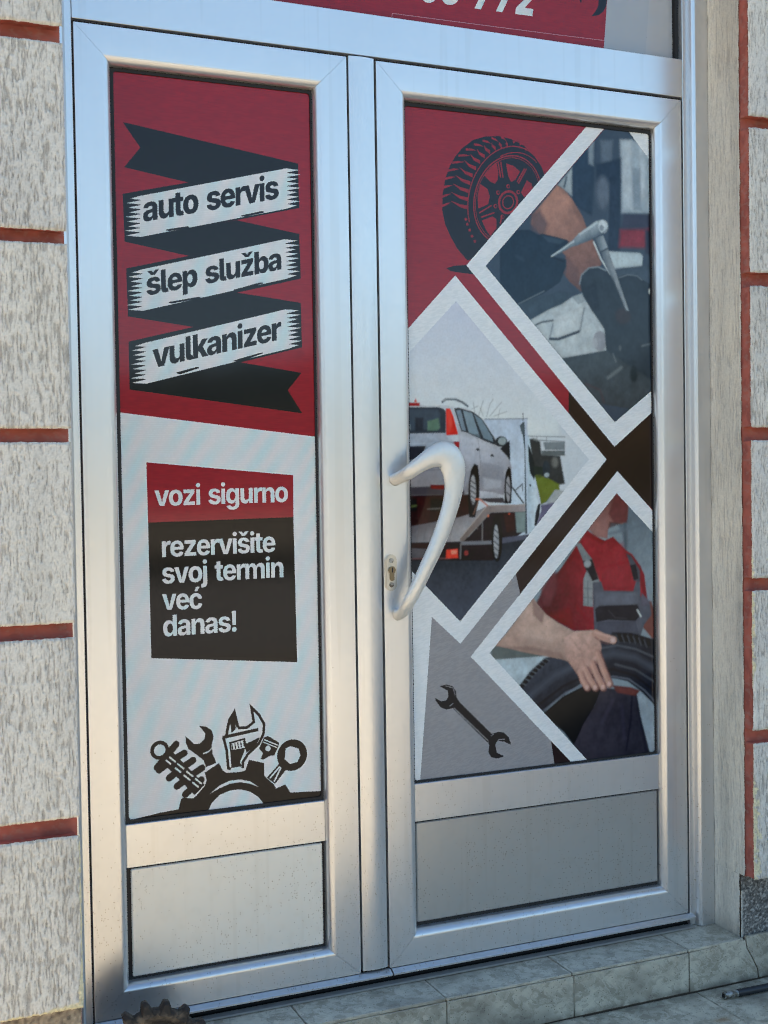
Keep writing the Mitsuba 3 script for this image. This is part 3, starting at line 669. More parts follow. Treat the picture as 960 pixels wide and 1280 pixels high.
for k_ in range(15):        # chevron tread gaps along the left shoulder
    t = math.radians(173 + k_ * 8.6); t2 = math.radians(173 + k_ * 8.6 + 5)
    inner = np.array([525 + 292 * math.cos(t) + 10, 520 + 395 * math.sin(t)]); mid = np.array([505 + 375 * math.cos(t2), 505 + 415 * math.sin(t2)]); outp = np.array([500 + 440 * math.cos(t), 490 + 440 * math.sin(t)])
    m2 = (inner + mid) / 2 + np.array([14 * math.sin(t), -14 * math.cos(t)])
    cuts.append(Polygon(gpt([inner + (0, 13), m2 + (0, 4), mid, m2 + (0, -14), inner + (0, -11)])).buffer(u1 * 1.5))
    m3_ = (mid + outp) / 2
    cuts.append(Polygon(gpt([mid + (-6, 10), m3_ + (0, 16), outp + (-6, 22), outp + (-6, 8), m3_ + (-4, 2)])).buffer(u1 * 0.8))
    q_ = (mid + inner) / 2
for a_ in ((230,652),(240,688),(256,730),(272,775),(292,812)):
    cuts.append(Point(*gpt([a_])[0]).buffer(u1 * 9))
tyreg = sil.difference(unary_union(cuts).buffer(0))
foot = Polygon(P(874,1641, 891,1647, 925,1651, 944,1631, 910,1633, 883,1636)).buffer(0.6)
# open ended spanner on the grey field
spn = unary_union([Polygon(P(871,592, 888,605, 979,515, 966,498)), 
                   Polygon(P(840,645, 857,647, 873,642, 882,629, 883,615, 891,602, 874,590, 856,588, 841,595, 830,609, 827,617, 843,608, 856,609, 862,619, 861,633)),
                   Polygon(P(966,505, 979,517, 995,520, 1011,517, 1024,504, 1030,486, 1013,495, 995,499, 987,488, 990,470, 1010,459, 994,456, 976,460, 968,474, 971,490))])
spn = spn.buffer(0.5)
spl = unary_union([stroke(P(876,590, 968,501), 2.0), stroke(P(854,645, 874,638, 880,620), 1.5), stroke(P(865,595, 874,601), 2.0), stroke(P(975,512, 984,517), 1.5), stroke(P(987,488, 996,501, 1014,501), 2.0)])
itemsR = [('', 'ink_red', clipR, 'printed film with tyre drawing, diamond photographs and white bands'),
          ('dark_band', 'ink_brown', unary_union([browns.difference(Polygon(P(760,1514, 1209,1530, 1204,1132, 955,1136))).buffer(0), browns]).buffer(5, join_style=2).difference(Polygon(P(1161,1529, 1209,1530, 1206,1272, 1158,1272))), 'dark brown band between the white diamonds'),
          ('tyre_drawing', 'ink_navy', unary_union([tyreg, foot]), 'dark tyre drawing on the red field'),
          ('grey_field', 'ink_canvas_grey', greyp.buffer(4, join_style=2), 'grey field behind the spanner drawing'),
          ('white_band', 'ink_canvas_white', unary_union([white1, corner]), None), ('white_band', 'ink_canvas_white', white2, None), ('white_band', 'ink_canvas_white', white3, None),
          ('spanner_drawing', 'ink_black', spn.difference(spl), 'black spanner drawing on the grey field'),
          ('a', None, Polygon(hand).buffer(0), None), ('b', None, Polygon(tow).buffer(0), None), ('c', None, Polygon(mech).buffer(0), None)]
lay('door_001__film', itemsR, clipR)

class Photo:
    """A printed photograph: soft-edged shapes laid down in order on a dense flat sheet."""
    def __init__(s, outline, base, step=1.5):
        lo, hi = outline.min(0), outline.max(0)
        nx, nz = int((hi[0] - lo[0]) / step) + 2, int((hi[1] - lo[1]) / step) + 2
        X, Z = np.meshgrid(np.linspace(lo[0], hi[0], nx), np.linspace(lo[1], hi[1], nz), indexing='ij')
        q = (np.arange(nx - 1)[:, None] * nz + np.arange(nz - 1)).ravel()
        f = np.vstack([np.c_[q, q + nz, q + nz + 1], np.c_[q, q + nz + 1, q + 1]])
        m = trimesh.Trimesh(np.c_[X.ravel(), np.zeros(X.size), Z.ravel()], f, process=False)
        s.grid = (X[:, 0], Z[0]); s.p = np.c_[X.ravel(), Z.ravel()]; s.c = np.tile(lin(base), (len(s.p), 1))
        c = outline.mean(0)
        for a, b in zip(outline, np.roll(outline, -1, 0)):
            d = b - a; n = np.array([-d[1], 0, d[0]])
            if n @ np.array([c[0] - a[0], 0, c[1] - a[1]]) < 0: n = -n
            m = m.slice_plane([a[0], 0, a[1]], n / np.linalg.norm(n), cap=False)
        s.m = m
    def put(s, idx, al, col):
        col = lin(col) if not callable(col) else col(s.p[idx])
        s.c[idx] = s.c[idx] * (1 - al[:, None]) + col * al[:, None]
    def near(s, P_, r):
        lo, hi = P_.min(0) - r, P_.max(0) + r
        return np.nonzero(((s.p >= lo) & (s.p <= hi)).all(1))[0]
    vol = 0.20
    def poly(s, P_, col, soft=1.2, alpha=1.0, tex=0.15):
        i = s.near(P_, soft * 2 + 2)
        if not len(i): return
        q = s.p[i]; d2 = np.full(len(q), 1e18); inside = np.zeros(len(q), bool)
        for a, b in zip(P_, np.roll(P_, -1, 0)):
            e = b - a; w = q - a; t = np.clip((w @ e) / max(e @ e, 1e-9), 0, 1)
            d2 = np.minimum(d2, ((w - t[:, None] * e) ** 2).sum(1))
            cr = (a[1] > q[:, 1]) != (b[1] > q[:, 1])
            if abs(e[1]) > 1e-9:
                inside ^= cr & (q[:, 0] < (b[0] - a[0]) * (q[:, 1] - a[1]) / e[1] + a[0])
        sd = np.sqrt(d2) * np.where(inside, -1, 1)
        al = np.clip(0.5 - sd / (2 * soft), 0, 1); al = al * al * (3 - 2 * al)
        s.k = getattr(s, 'k', 0) + 1
        base = col if callable(col) else (lambda p: np.tile(lin(col), (len(p), 1)))
        t1 = meshkit.fbm(np.c_[s.p[i] * [0.055, 0.045], np.full(len(i), s.k * 3.7)], 4, s.k) - 0.5
        t2 = meshkit.fbm(np.c_[s.p[i] * [0.16, 0.13], np.full(len(i), s.k * 1.7)], 3, s.k + 50) - 0.5
        s.put(i, al * alpha, lambda p: base(p) * (np.clip(1 + tex * (2.6 * t1 + 2.2 * t2), 0.3, 1.9) * (1.06 - s.vol * np.exp(-np.sqrt(d2) / 6.0)))[:, None])
    def line(s, P_, w, col, soft=1.0, alpha=1.0):
        i = s.near(P_, w + soft * 2)
        if not len(i): return
        q = s.p[i]; d2 = np.full(len(q), 1e18)
        for a, b in zip(P_[:-1], P_[1:]):
            e = b - a; v = q - a; t = np.clip((v @ e) / max(e @ e, 1e-9), 0, 1)
            d2 = np.minimum(d2, ((v - t[:, None] * e) ** 2).sum(1))
        al = np.clip(0.5 - (np.sqrt(d2) - w / 2) / (2 * soft), 0, 1)
        s.put(i, al * alpha, col)
    def oval(s, c, rx, ry, col, soft=1.2, alpha=1.0, rot=0):
        s.poly(np.asarray(c, float).ravel()[:2] + ell(0, 0, rx, ry, rot, 28)[:-1], col, soft, alpha)
    def done(s, key, label, grain=0.06, seed=1, blur=0.9, cloud=0.25):
        from scipy.ndimage import gaussian_filter
        from scipy.interpolate import RegularGridInterpolator
        sh = (len(s.grid[0]), len(s.grid[1]), 3)
        c = gaussian_filter(s.c.reshape(sh), (blur, blur, 0))
        big = meshkit.fbm(np.c_[s.p * 0.035, np.zeros(len(s.p))], 4, seed + 9) - 0.5
        g_ = meshkit.fbm(np.c_[s.p * 0.30, np.zeros(len(s.p))], 3, seed) - 0.5
        c = c * (1 + grain * 2.4 * g_.reshape(sh[:2])[..., None] + cloud * big.reshape(sh[:2])[..., None])
        s.p = np.array(s.m.vertices)[:, [0, 2]]
        q = np.clip(s.p, [s.grid[0][0], s.grid[1][0]], [s.grid[0][-1], s.grid[1][-1]])
        c = np.clip(RegularGridInterpolator(s.grid, c)(q) * [1.07, 1.06, 1.00] - 0.016, 0.003, 0.75)
        v = np.c_[s.p[:, 0] / 1000, np.full(len(s.p), YF), s.p[:, 1] / 1000]; f = np.array(s.m.faces)
        n = np.cross(v[f[:, 1]] - v[f[:, 0]], v[f[:, 2]] - v[f[:, 0]]); f[n[:, 1] > 0] = f[n[:, 1] > 0][:, ::-1]
        k = numbered(key); scene[k] = mikit.ply(trimesh.Trimesh(v, f, process=False), 'print_photo', color=c); labels[k] = {'label': label}

def ramp(a, b, ca, cb):
    a, b = np.asarray(a, float).ravel()[:2], np.asarray(b, float).ravel()[:2]; ca, cb = lin(ca), lin(cb); d = b - a
    return lambda p: ca + (cb - ca) * np.clip(((p - a) @ d) / (d @ d), 0, 1)[:, None]

# photograph 1: gloved hand with a ratchet over an engine
ph = Photo(hand, (62, 74, 90))
ph.poly(P(1366,1990, 1476,2000, 1474,1811, 1367,1806), (150,164,175), 5.2); ph.poly(P(1369,1990, 1402,1993, 1403,1816, 1373,1814), (172,183,192), 5.2); ph.poly(P(1422,1995, 1444,1997, 1442,1855, 1425,1833), (172,183,192), 4.7)
ph.poly(P(1402,1922, 1426,1924, 1428,1818, 1405,1817), (118,132,146), 5.2, 0.7)
ph.poly(P(1225,1977, 1295,1983, 1281,1793, 1223,1818), (44,58,76), 5.2); ph.poly(P(1272,1981, 1290,1983, 1287,1918, 1273,1922), (120,132,142), 4.7); ph.poly(P(1307,1984, 1345,1988, 1342,1922, 1309,1925), (92,104,118), 5.2)
ph.poly(P(1294,1923, 1369,1945, 1368,1884, 1294,1878), (40,52,70), 6.2); ph.oval(P(1314,1853, 1055,1951), 19.8, 41.7, (92,102,116), 9.4); ph.poly(P(1335,1887, 1368,1890, 1363,1705, 1327,1703), (42,54,72), 5.2)
ph.poly(P(1182,1862, 1224,1908, 1223,1838, 1189,1860), (150,160,166), 3.1); ph.line(P(1208,1884, 1201,1859), 4.2, (50,62,76), 2.1)
ph.poly(P(1376,1804, 1455,1810, 1461,1764, 1366,1758), (58,60,78), 7.3); ph.poly(P(1364,1764, 1455,1772, 1454,1723, 1360,1720), (128,50,62), 7.3); ph.poly(P(1439,1768, 1473,1770, 1472,1704, 1439,1707), (52,56,72), 5.2)
ph.poly(P(1327,1708, 1423,1709, 1432,1702, 1429,1675, 1374,1668, 1332,1656, 1321,1695), (178,192,198), 2.1); ph.poly(P(1338,1664, 1472,1683, 1471,1622, 1350,1626), (66,78,92), 4.7)
ph.poly(P(1180,1862, 1201,1852, 1223,1831, 1240,1807, 1252,1791, 1264,1763, 1292,1719, 1308,1674, 1279,1648, 1246,1604, 1214,1625, 1194,1649, 1204,1689, 1136,1734, 1105,1761, 1108,1783, 1143,1820), ramp(P(1166,1849, 1055,1951), P(1238,1626, 1055,1951), (168,124,108), (112,82,78)), 2.1)
ph.poly(P(1106,1786, 1131,1797, 1153,1764, 1141,1734, 1105,1746), (92,76,80), 7.3, 0.8); ph.poly(P(1223,1823, 1243,1805, 1266,1759, 1251,1766, 1228,1799), (120,88,80), 5.2, 0.6)
ph.poly(P(1204,1689, 1238,1661, 1246,1604, 1192,1648), (104,80,80), 6.2, 0.7)
ph.poly(P(1018,1722, 1066,1744, 1102,1747, 1127,1736, 1136,1740, 1173,1735, 1207,1729, 1213,1724, 1199,1708, 1166,1686, 1204,1681, 1204,1664, 1186,1624, 1140,1594, 1072,1564, 1016,1562), (36,50,66), 1.6)
ph.poly(P(1136,1735, 1173,1732, 1200,1727, 1187,1717, 1153,1720), (62,78,94), 2.6, 0.7); ph.line(P(1158,1685, 1199,1674), 2.6, (24,34,48), 1.6); ph.line(P(1062,1681, 1084,1672), 5.2, (56,70,88), 4.2, 0.6)
ph.line(P(1204,1679, 1202,1649, 1186,1619), 3.1, (58,74,90), 2.1, 0.6); ph.poly(P(1066,1564, 1185,1601, 1220,1598, 1196,1570, 1102,1527), (58,72,86), 3.1); ph.line(P(1066,1564, 1140,1599), 2.1, (120,132,140), 1.0, 0.8)
ph.poly(P(1099,1526, 1150,1553, 1190,1569, 1220,1588, 1256,1601, 1281,1558, 1316,1509, 1319,1458, 1189,1435), (172,180,184), 1.6); ph.poly(P(1164,1519, 1178,1540, 1256,1568, 1249,1547, 1241,1503, 1169,1486), (186,193,196), 1.6)
ph.line(P(1155,1482, 1178,1482, 1239,1503), 6.8, (46,56,68), 1.6); ph.line(P(1164,1519, 1155,1487), 3.1, (110,120,128), 2.1); ph.line(P(1115,1515, 1133,1523, 1164,1528), 4.7, (70,80,90), 1.6); ph.line(P(1242,1504, 1255,1562), 3.6, (112,122,130), 2.6)
ph.poly(P(1220,1588, 1256,1601, 1266,1582, 1237,1571), (150,160,166), 2.1)
ph.oval(P(1300,1481, 1055,1951), 19.8, 25.0, (140,142,150), 3.1); ph.oval(P(1285,1476, 1055,1951), 9.4, 13.5, (178,182,188), 4.2, 0.7)
ph.poly(P(1242,1626, 1250,1646, 1270,1663, 1297,1668, 1326,1656, 1350,1642, 1374,1652, 1410,1652, 1471,1622, 1468,1345, 1371,1384, 1318,1464, 1314,1512, 1278,1556, 1252,1592), (48,57,68), 1.6)
ph.line(P(1242,1621, 1248,1644, 1270,1663, 1297,1667, 1320,1659), 3.1, (128,138,146), 1.3); ph.line(P(1359,1643, 1386,1652, 1414,1650, 1429,1640), 2.1, (120,130,138), 1.3, 0.8); ph.poly(P(1246,1612, 1290,1624, 1301,1559, 1278,1558), (40,48,60), 6.2)
ph.oval(P(1370,1546, 1055,1951), 23.4, 20.8, (68,60,66), 7.3, 0.7); ph.oval(P(1452,1613, 1055,1951), 3.6, 7.3, (190,198,200), 1.6); ph.line(P(1426,1472, 1451,1478), 3.1, (120,128,132), 2.1, 0.7)
ph.poly(P(1189,1435, 1319,1458, 1371,1430, 1456,1386, 1468,1355, 1406,1308, 1275,1328), (64,72,80), 3.1); ph.line(P(1323,1389, 1364,1416), 6.8, (118,126,130), 3.6, 0.7); ph.oval(P(1401,1400, 1055,1951), 11.5, 20.8, (42,50,58), 6.2); ph.line(P(1339,1450, 1347,1430), 3.6, (110,118,122), 2.1, 0.6); ph.oval(P(1360,1465, 1055,1951), 4.2, 7.3, (100,106,112), 2.6, 0.6)
ph.line(P(1258,1372, 1299,1358, 1310,1328), 4.2, (84,60,64), 3.1, 0.6)
ph.line(P(1285,1728, 1306,1687, 1333,1651), 4.2, (198,206,208), 1.0)
ph.poly(P(1161,1686, 1187,1705, 1222,1728, 1240,1746, 1292,1781, 1310,1786, 1327,1780, 1330,1766, 1304,1748, 1277,1733, 1239,1718, 1221,1712, 1166,1685), ramp(P(1239,1755, 1055,1951), P(1256,1722, 1055,1951), (160,172,178), (84,98,112)), 1.0); ph.line(P(1162,1686, 1192,1704, 1227,1727), 2.6, (196,206,210), 1.0); ph.line(P(1245,1745, 1295,1777), 4.2, (186,196,202), 2.1)
ph.oval(P(1313,1769, 1055,1951), 14.1, 16.7, (196,204,208), 1.6); ph.oval(P(1309,1765, 1055,1951), 6.8, 7.8, (140,150,158), 2.6); ph.line(P(1304,1748, 1329,1764), 2.6, (92,104,116), 1.0)
ph.poly(P(1288,1738, 1313,1747, 1328,1715, 1304,1703), ramp(P(1292,1724, 1055,1951), P(1321,1730, 1055,1951), (74,88,100), (150,160,168)), 1.0); ph.line(P(1303,1704, 1328,1716), 3.1, (58,68,80), 1.0); ph.poly(P(1307,1704, 1327,1713, 1344,1672, 1359,1632, 1388,1560, 1378,1561, 1344,1631, 1319,1670), ramp(P(1320,1665, 1055,1951), P(1347,1674, 1055,1951), (96,106,116), (142,150,156)), 1.0); ph.line(P(1338,1646, 1380,1560), 1.6, (60,66,76), 1.0)
ph.done('door_001__film__photograph', 'diamond photograph of a gloved hand with a ratchet over an engine', 0.07, 3)

# photograph 2: silver estate car on the bed of a recovery lorry
pt = Photo(tow, (196, 203, 210)); pt.vol = 0.08
pt.poly(P(751,1598, 1186,1619, 1180,1239, 745,1239), ramp(P(881,1545, 747,1364), P(876,1267, 747,1364), (186,191,206), (206,212,214)), 13.0, 1.0, 0.03)
for a_ in (P(944,1291, 940,1323), P(953,1291, 967,1328), P(975,1289, 985,1320, 994,1332), P(984,1290, 1008,1316, 1017,1324), P(994,1290, 1031,1302), P(935,1307, 953,1315), P(1007,1288, 1012,1308), P(966,1291, 958,1311)): pt.line(a_, 1.7, (142,148,150), 1.1, 0.8)
pt.poly(P(1088,1233, 1104,1237, 1123,1229, 1127,1198, 1151,1196, 1180,1193, 1193,1123, 1164,1119, 1141,1140, 1103,1141), (54,58,62), 3.0); pt.poly(P(1127,1206, 1194,1206, 1194,1193, 1127,1194), (92,100,104), 1.7); pt.line(P(1088,1242, 1195,1240), 2.2, (130,138,142), 1.1); pt.line(P(1104,1233, 1194,1228), 2.2, (120,128,132), 1.1); pt.poly(P(1132,1227, 1194,1228, 1194,1207, 1137,1208), (116,124,130), 2.2); pt.line(P(1114,1240, 1114,1229), 1.7, (120,126,130), 0.9); pt.line(P(1142,1240, 1142,1229), 1.7, (120,126,130), 0.9)
pt.oval(P(1165,1177, 747,1364), 9.5, 13.0, (128,130,128), 5.2, 0.6)
pt.poly(P(1105,1147, 1141,1140, 1176,1123, 1178,1106, 1149,1082, 1121,1072, 1102,1075), (98,110,52), 2.6); pt.poly(P(1108,1165, 1127,1163, 1124,1140, 1105,1140), (78,90,52), 3.5); pt.poly(P(1140,1080, 1164,1109, 1193,1106, 1192,1065, 1140,1076), (158,164,166), 2.2); pt.poly(P(1120,1072, 1192,1081, 1192,1015, 1101,1013), (98,96,122), 3.0)
pt.poly(P(742,1020, 872,1008, 989,988, 1054,994, 1101,1005, 1149,1041, 1052,880, 958,763, 739,855), ramp(P(872,984, 747,1364), P(892,827, 747,1364), (40,45,53), (62,70,84)), 3.5)
pt.poly(P(966,1282, 1088,1286, 1088,1001, 1054,996, 1032,1085, 984,1235), ramp(P(1035,1284, 747,1364), P(1036,1011, 747,1364), (178,190,206), (186,200,212)), 1.1); pt.line(P(971,1283, 1088,1285), 3.0, (146,154,164), 0.9); pt.line(P(1076,1298, 1076,1280), 2.2, (86,92,98), 0.9); pt.poly(P(1072,1268, 1080,1278, 1084,1002, 1078,1002, 1079,1206), (60,74,84), 0.9); pt.poly(P(1066,1268, 1078,1278, 1078,1247, 1072,1247), (84,96,104), 0.9)
pt.poly(P(1087,1247, 1093,1235, 1103,1178, 1108,1140, 1122,1083, 1124,1058, 1107,1013, 1087,1001), ramp(P(1088,1124, 747,1364), P(1121,1124, 747,1364), (176,194,206), (196,208,216)), 0.9); pt.poly(P(1089,1222, 1096,1210, 1106,1177, 1109,1149, 1105,1134, 1094,1151, 1090,1182), (38,46,52), 1.1); pt.poly(P(1103,1169, 1136,1165, 1135,1146, 1106,1147), (44,54,54), 1.7); pt.oval(P(1140,1160, 747,1364), 10.4, 21.7, (48,58,68), 1.3); pt.oval(P(1141,1146, 747,1364), 7.4, 5.6, (150,164,172), 1.3); pt.oval(P(1094,1121, 747,1364), 2.6, 3.5, (44,52,60), 0.9)
pt.poly(P(1104,1021, 1108,1054, 1116,1075, 1122,1075, 1119,1046, 1110,1021), (36,42,48), 1.3)
pt.poly(P(760,1106, 927,1103, 926,1039, 886,1044, 767,1019), (50,32,34), 3.5); pt.poly(P(769,1094, 790,1094, 790,1066, 768,1063), (36,36,38), 3.5); pt.poly(P(823,1093, 856,1092, 851,1064, 820,1065), (36,36,38), 3.5); pt.poly(P(786,1098, 821,1097, 815,1022, 789,1023), (60,32,35), 3.0); pt.line(P(814,1069, 853,1070), 2.2, (120,116,112), 1.3); pt.line(P(769,1076, 784,1078), 3.0, (104,116,70), 2.2)
pt.poly(P(759,1028, 893,1047, 927,1055, 977,1074, 908,989, 758,991), ramp(P(829,1041, 747,1364), P(850,991, 747,1364), (112,106,110), (150,148,152)), 1.1)
for k_ in range(7): pt.line(P(776,1031, 767,994) + np.array([17.4 * k_, 0]), 1.3, (100,92,94), 0.9, 0.6)
pt.poly(P(758,991, 908,988, 983,1057, 1079,1057, 1078,1010, 1054,996, 1013,992, 1009,963, 988,940, 758,949), (40,34,40), 1.3); pt.poly(P(1018,1054, 1050,1054, 1049,1011, 1026,1007), (56,34,38), 2.2); pt.poly(P(1050,1056, 1079,1056, 1078,1006, 1054,1006), (118,134,134), 1.7); pt.line(P(960,1046, 959,989), 3.5, (112,110,112), 0.9); pt.line(P(947,1034, 946,1018), 3.0, (100,90,88), 0.9); pt.line(P(904,985, 989,984, 1077,994), 8.7, (116,118,126), 1.1); pt.poly(P(1008,994, 1082,1000, 1087,989, 1007,980), (84,88,104), 1.7); pt.poly(P(767,978, 819,974, 818,954, 766,954), (96,92,98), 1.3); pt.line(P(901,985, 899,949), 3.9, (104,104,108), 0.9); pt.line(P(766,953, 871,950), 2.6, (120,84,88), 1.3); pt.poly(P(767,990, 863,988, 863,975, 767,978), (52,34,38), 1.3)
pt.oval(P(999,992, 747,1364), 14.8, 55.6, (26,28,34), 1.3); pt.oval(P(997,986, 747,1364), 7.4, 41.2, (150,154,160), 1.3)
for k_ in range(5): pt.line(P(992,1012, 1003,1002) + np.array([0, -14.8 * k_ + 4.3]), 2.6, (60,62,70), 1.1)
pt.poly(P(899,999, 974,1074, 1078,1075, 1079,1057, 983,1057, 908,989, 898,991), ramp(P(926,1014, 747,1364), P(1074,1067, 747,1364), (120,108,104), (146,138,140)), 0.9); pt.line(P(900,998, 974,1074, 1078,1073), 2.2, (172,160,154), 0.9); pt.oval(P(976,1049, 747,1364), 2.6, 3.0, (200,110,80), 0.9); pt.oval(P(1034,1053, 747,1364), 2.6, 2.6, (180,80,60), 0.9)
pt.poly(P(862,971, 892,972, 893,950, 860,950), (214,66,54), 1.3); pt.poly(P(874,969, 890,969, 890,960, 875,959), (236,130,110), 1.7); pt.oval(P(915,961, 747,1364), 5.6, 6.1, (148,62,62), 1.3)
body = P(759,1314, 794,1316, 824,1314, 860,1316, 895,1311, 922,1309, 939,1301, 957,1289, 975,1269, 989,1247, 1004,1231, 1022,1213, 1036,1190, 1042,1166, 1043,1133, 1028,1121, 1019,1098, 991,1097, 952,1094, 948,1110, 937,1167, 928,1143, 924,1107, 914,1103, 760,1102)
pt.poly(body, ramp(P(833,1310, 747,1364), P(838,1104, 747,1364), (186,190,196), (140,138,146)), 1.1); pt.poly(P(898,1247, 956,1231, 1029,1198, 1033,1158, 974,1166, 920,1179, 902,1199), ramp(P(929,1235, 747,1364), P(992,1158, 747,1364), (188,190,200), (160,162,172)), 6.9, 0.8); pt.poly(P(762,1180, 866,1180, 888,1175, 919,1167, 910,1127, 761,1130), (152,150,158), 6.1, 0.7); pt.poly(P(763,1249, 863,1249, 867,1227, 810,1227, 797,1220, 762,1219), (176,178,186), 1.7)
pt.poly(P(759,1310, 847,1311, 860,1307, 866,1300, 865,1250, 758,1248), (54,62,74), 1.1); pt.poly(P(764,1306, 844,1306, 852,1295, 850,1259, 763,1255), (66,78,92), 3.5); pt.poly(P(817,1277, 846,1285, 850,1262, 843,1255, 817,1255), (96,122,106), 2.6); pt.poly(P(785,1286, 806,1286, 806,1255, 784,1253), (48,54,66), 3.5); pt.poly(P(763,1271, 772,1269, 771,1257, 763,1257), (170,180,176), 2.2)
pt.poly(P(768,1321, 798,1321, 797,1313, 768,1313), (158,44,50), 0.9); pt.poly(P(783,1322, 787,1331, 791,1322), (196,70,62), 0.9); pt.poly(P(766,1218, 812,1219, 800,1192, 766,1184), (48,50,58), 1.3)
pt.line(P(857,1323, 866,1330, 891,1330, 911,1323, 924,1314), 5.6, (98,108,116), 0.9); pt.line(P(860,1326, 868,1332, 893,1332), 1.7, (176,182,186), 0.9)
pt.poly(P(866,1308, 877,1308, 885,1291, 898,1246, 866,1244), (214,48,46), 0.9); pt.poly(P(870,1303, 876,1303, 884,1275, 876,1251, 871,1251), (232,84,74), 3.5, 0.7); pt.poly(P(866,1243, 898,1245, 901,1229, 876,1230), (196,198,204), 0.9); pt.poly(P(884,1229, 901,1229, 900,1213, 892,1217), (166,40,48), 0.9)
pt.poly(P(888,1308, 900,1310, 939,1300, 963,1284, 989,1247, 1003,1226, 993,1222, 966,1232, 923,1250, 906,1254), (48,54,62), 0.9); pt.poly(P(893,1304, 906,1305, 919,1254, 908,1257), (120,136,150), 0.9); pt.poly(P(911,1304, 936,1298, 957,1238, 926,1251), (128,146,158), 0.9); pt.poly(P(940,1296, 962,1282, 991,1238, 992,1228, 966,1237), (112,130,142), 0.9); pt.poly(P(939,1247, 958,1247, 957,1237, 934,1247), (80,92,100), 1.3, 0.7)
pt.line(P(958,1183, 953,1143, 954,1110), 1.7, (120,120,128), 0.9, 0.8); pt.line(P(925,1249, 952,1235, 956,1187), 1.3, (130,132,140), 0.7, 0.7); pt.poly(P(958,1179, 992,1174, 1019,1166, 1023,1142, 1014,1113, 964,1110, 955,1126), (132,134,144), 4.3, 0.7); pt.poly(P(964,1142, 1014,1134, 1014,1115, 964,1112), (178,180,188), 4.3, 0.6)
for c_ in (P(950,1210, 747,1364), P(989,1195, 747,1364)): pt.oval(c_, 4.3, 3.5, (70,74,82), 0.9); pt.line(np.asarray(c_)[:1] + np.array([[-4.3, 0], [5.2, -2.2]]), 2.2, (66,70,78), 0.9)
pt.poly(P(1011,1211, 1030,1227, 1038,1231, 1039,1182, 1029,1194), (36,42,50), 1.3); pt.oval(P(1015,1229, 747,1364), 16.1, 13.0, (44,50,58), 1.1); pt.oval(P(1017,1230, 747,1364), 11.3, 9.5, (140,152,156), 1.3); pt.line(P(993,1225, 1006,1219), 3.9, (44,50,58), 0.9)
pt.poly(P(922,1095, 924,1127, 930,1159, 940,1176, 950,1171, 953,1143, 952,1090, 940,1046, 924,1047), (30,32,38), 1.3); pt.oval(P(936,1111, 747,1364), 11.3, 43.4, (44,42,46), 1.3); pt.oval(P(936,1113, 747,1364), 7.8, 35.6, (160,160,164), 1.3)
for k_ in range(5): pt.line(P(930,1135, 942,1127) + np.array([0, -12.2 * k_]), 2.6, (64,62,68), 1.1)
pt.poly(P(1021,1077, 1022,1125, 1026,1154, 1034,1168, 1040,1162, 1043,1125, 1040,1078), (30,32,38), 1.3); pt.oval(P(1032,1113, 747,1364), 6.1, 31.3, (150,150,156), 1.3); pt.line(P(1028,1129, 1037,1117), 2.6, (60,60,66), 0.9); pt.line(P(1028,1105, 1037,1097), 2.6, (60,60,66), 0.9)
pt.line(P(943,1090, 954,1090, 974,1074), 3.5, (190,104,80), 1.3); pt.line(P(936,1054, 950,1086), 3.0, (120,90,80), 1.3); pt.line(P(1040,1121, 1074,1078), 3.9, (44,46,52), 1.3); pt.line(P(1051,1109, 1072,1125, 1072,1108), 2.6, (70,76,82), 1.1)
pt.poly(P(953,1110, 991,1106, 1019,1098, 1018,1091, 954,1092), (176,178,186), 1.1); pt.poly(P(954,1092, 1018,1092, 1023,1079, 981,1081, 963,1086), (64,60,66), 1.7); pt.poly(P(760,1122, 861,1123, 912,1111, 912,1101, 760,1103), (72,68,76), 2.2); pt.poly(P(821,1127, 860,1126, 857,1115, 824,1117), (112,28,36), 1.3); pt.line(P(766,1161, 853,1162), 2.6, (120,118,126), 1.3, 0.7); pt.line(P(766,1224, 810,1225), 2.2, (212,214,218), 1.3, 0.7)
pt.done('door_001__film__photograph', 'diamond photograph of a silver car loaded on a recovery lorry', 0.06, 5, 0.75, 0.06)

# photograph 3: mechanic in red shirt and grey dungarees holding a tyre
pm = Photo(mech, (128, 142, 152))
pm.poly(P(1320,1074, 1499,1070, 1496,766, 1413,887), ramp(P(1360,1044, 999,1136), P(1447,839, 999,1136), (88,102,114), (132,146,156)), 7.0); pm.line(P(1369,1038, 1370,946), 11.7, (78,90,102), 4.7); pm.line(P(1323,994, 1450,1019), 5.9, (92,106,118), 4.1, 0.8)
pm.poly(P(980,753, 1030,738, 1144,708, 1144,692, 980,698), (92,100,100), 4.1); pm.poly(P(980,698, 1138,697, 1157,691, 1054,620, 1028,622), (168,182,190), 1.8)
pm.poly(P(1389,593, 1493,555, 1491,391, 1422,427, 1402,522), (142,154,164), 2.3)
pm.poly(P(1259,1010, 1300,1052, 1344,1099, 1381,1075, 1377,1030, 1360,1018, 1328,1021, 1318,1003, 1316,982, 1279,990), ramp(P(1334,1096, 999,1136), P(1286,995, 999,1136), (104,62,62), (148,108,104)), 2.3); pm.poly(P(1344,1099, 1381,1075, 1375,1021, 1336,1022, 1320,1045), (98,50,54), 4.7, 0.9); pm.poly(P(1323,1025, 1360,1021, 1346,1016, 1319,1008), (64,44,48), 2.9, 0.8)
pm.poly(P(1406,824, 1447,816, 1467,768, 1467,710, 1446,722, 1412,760), (112,70,66), 2.9); pm.poly(P(1101,823, 1147,893, 1186,914, 1204,817, 1171,774), (92,46,52), 4.7)
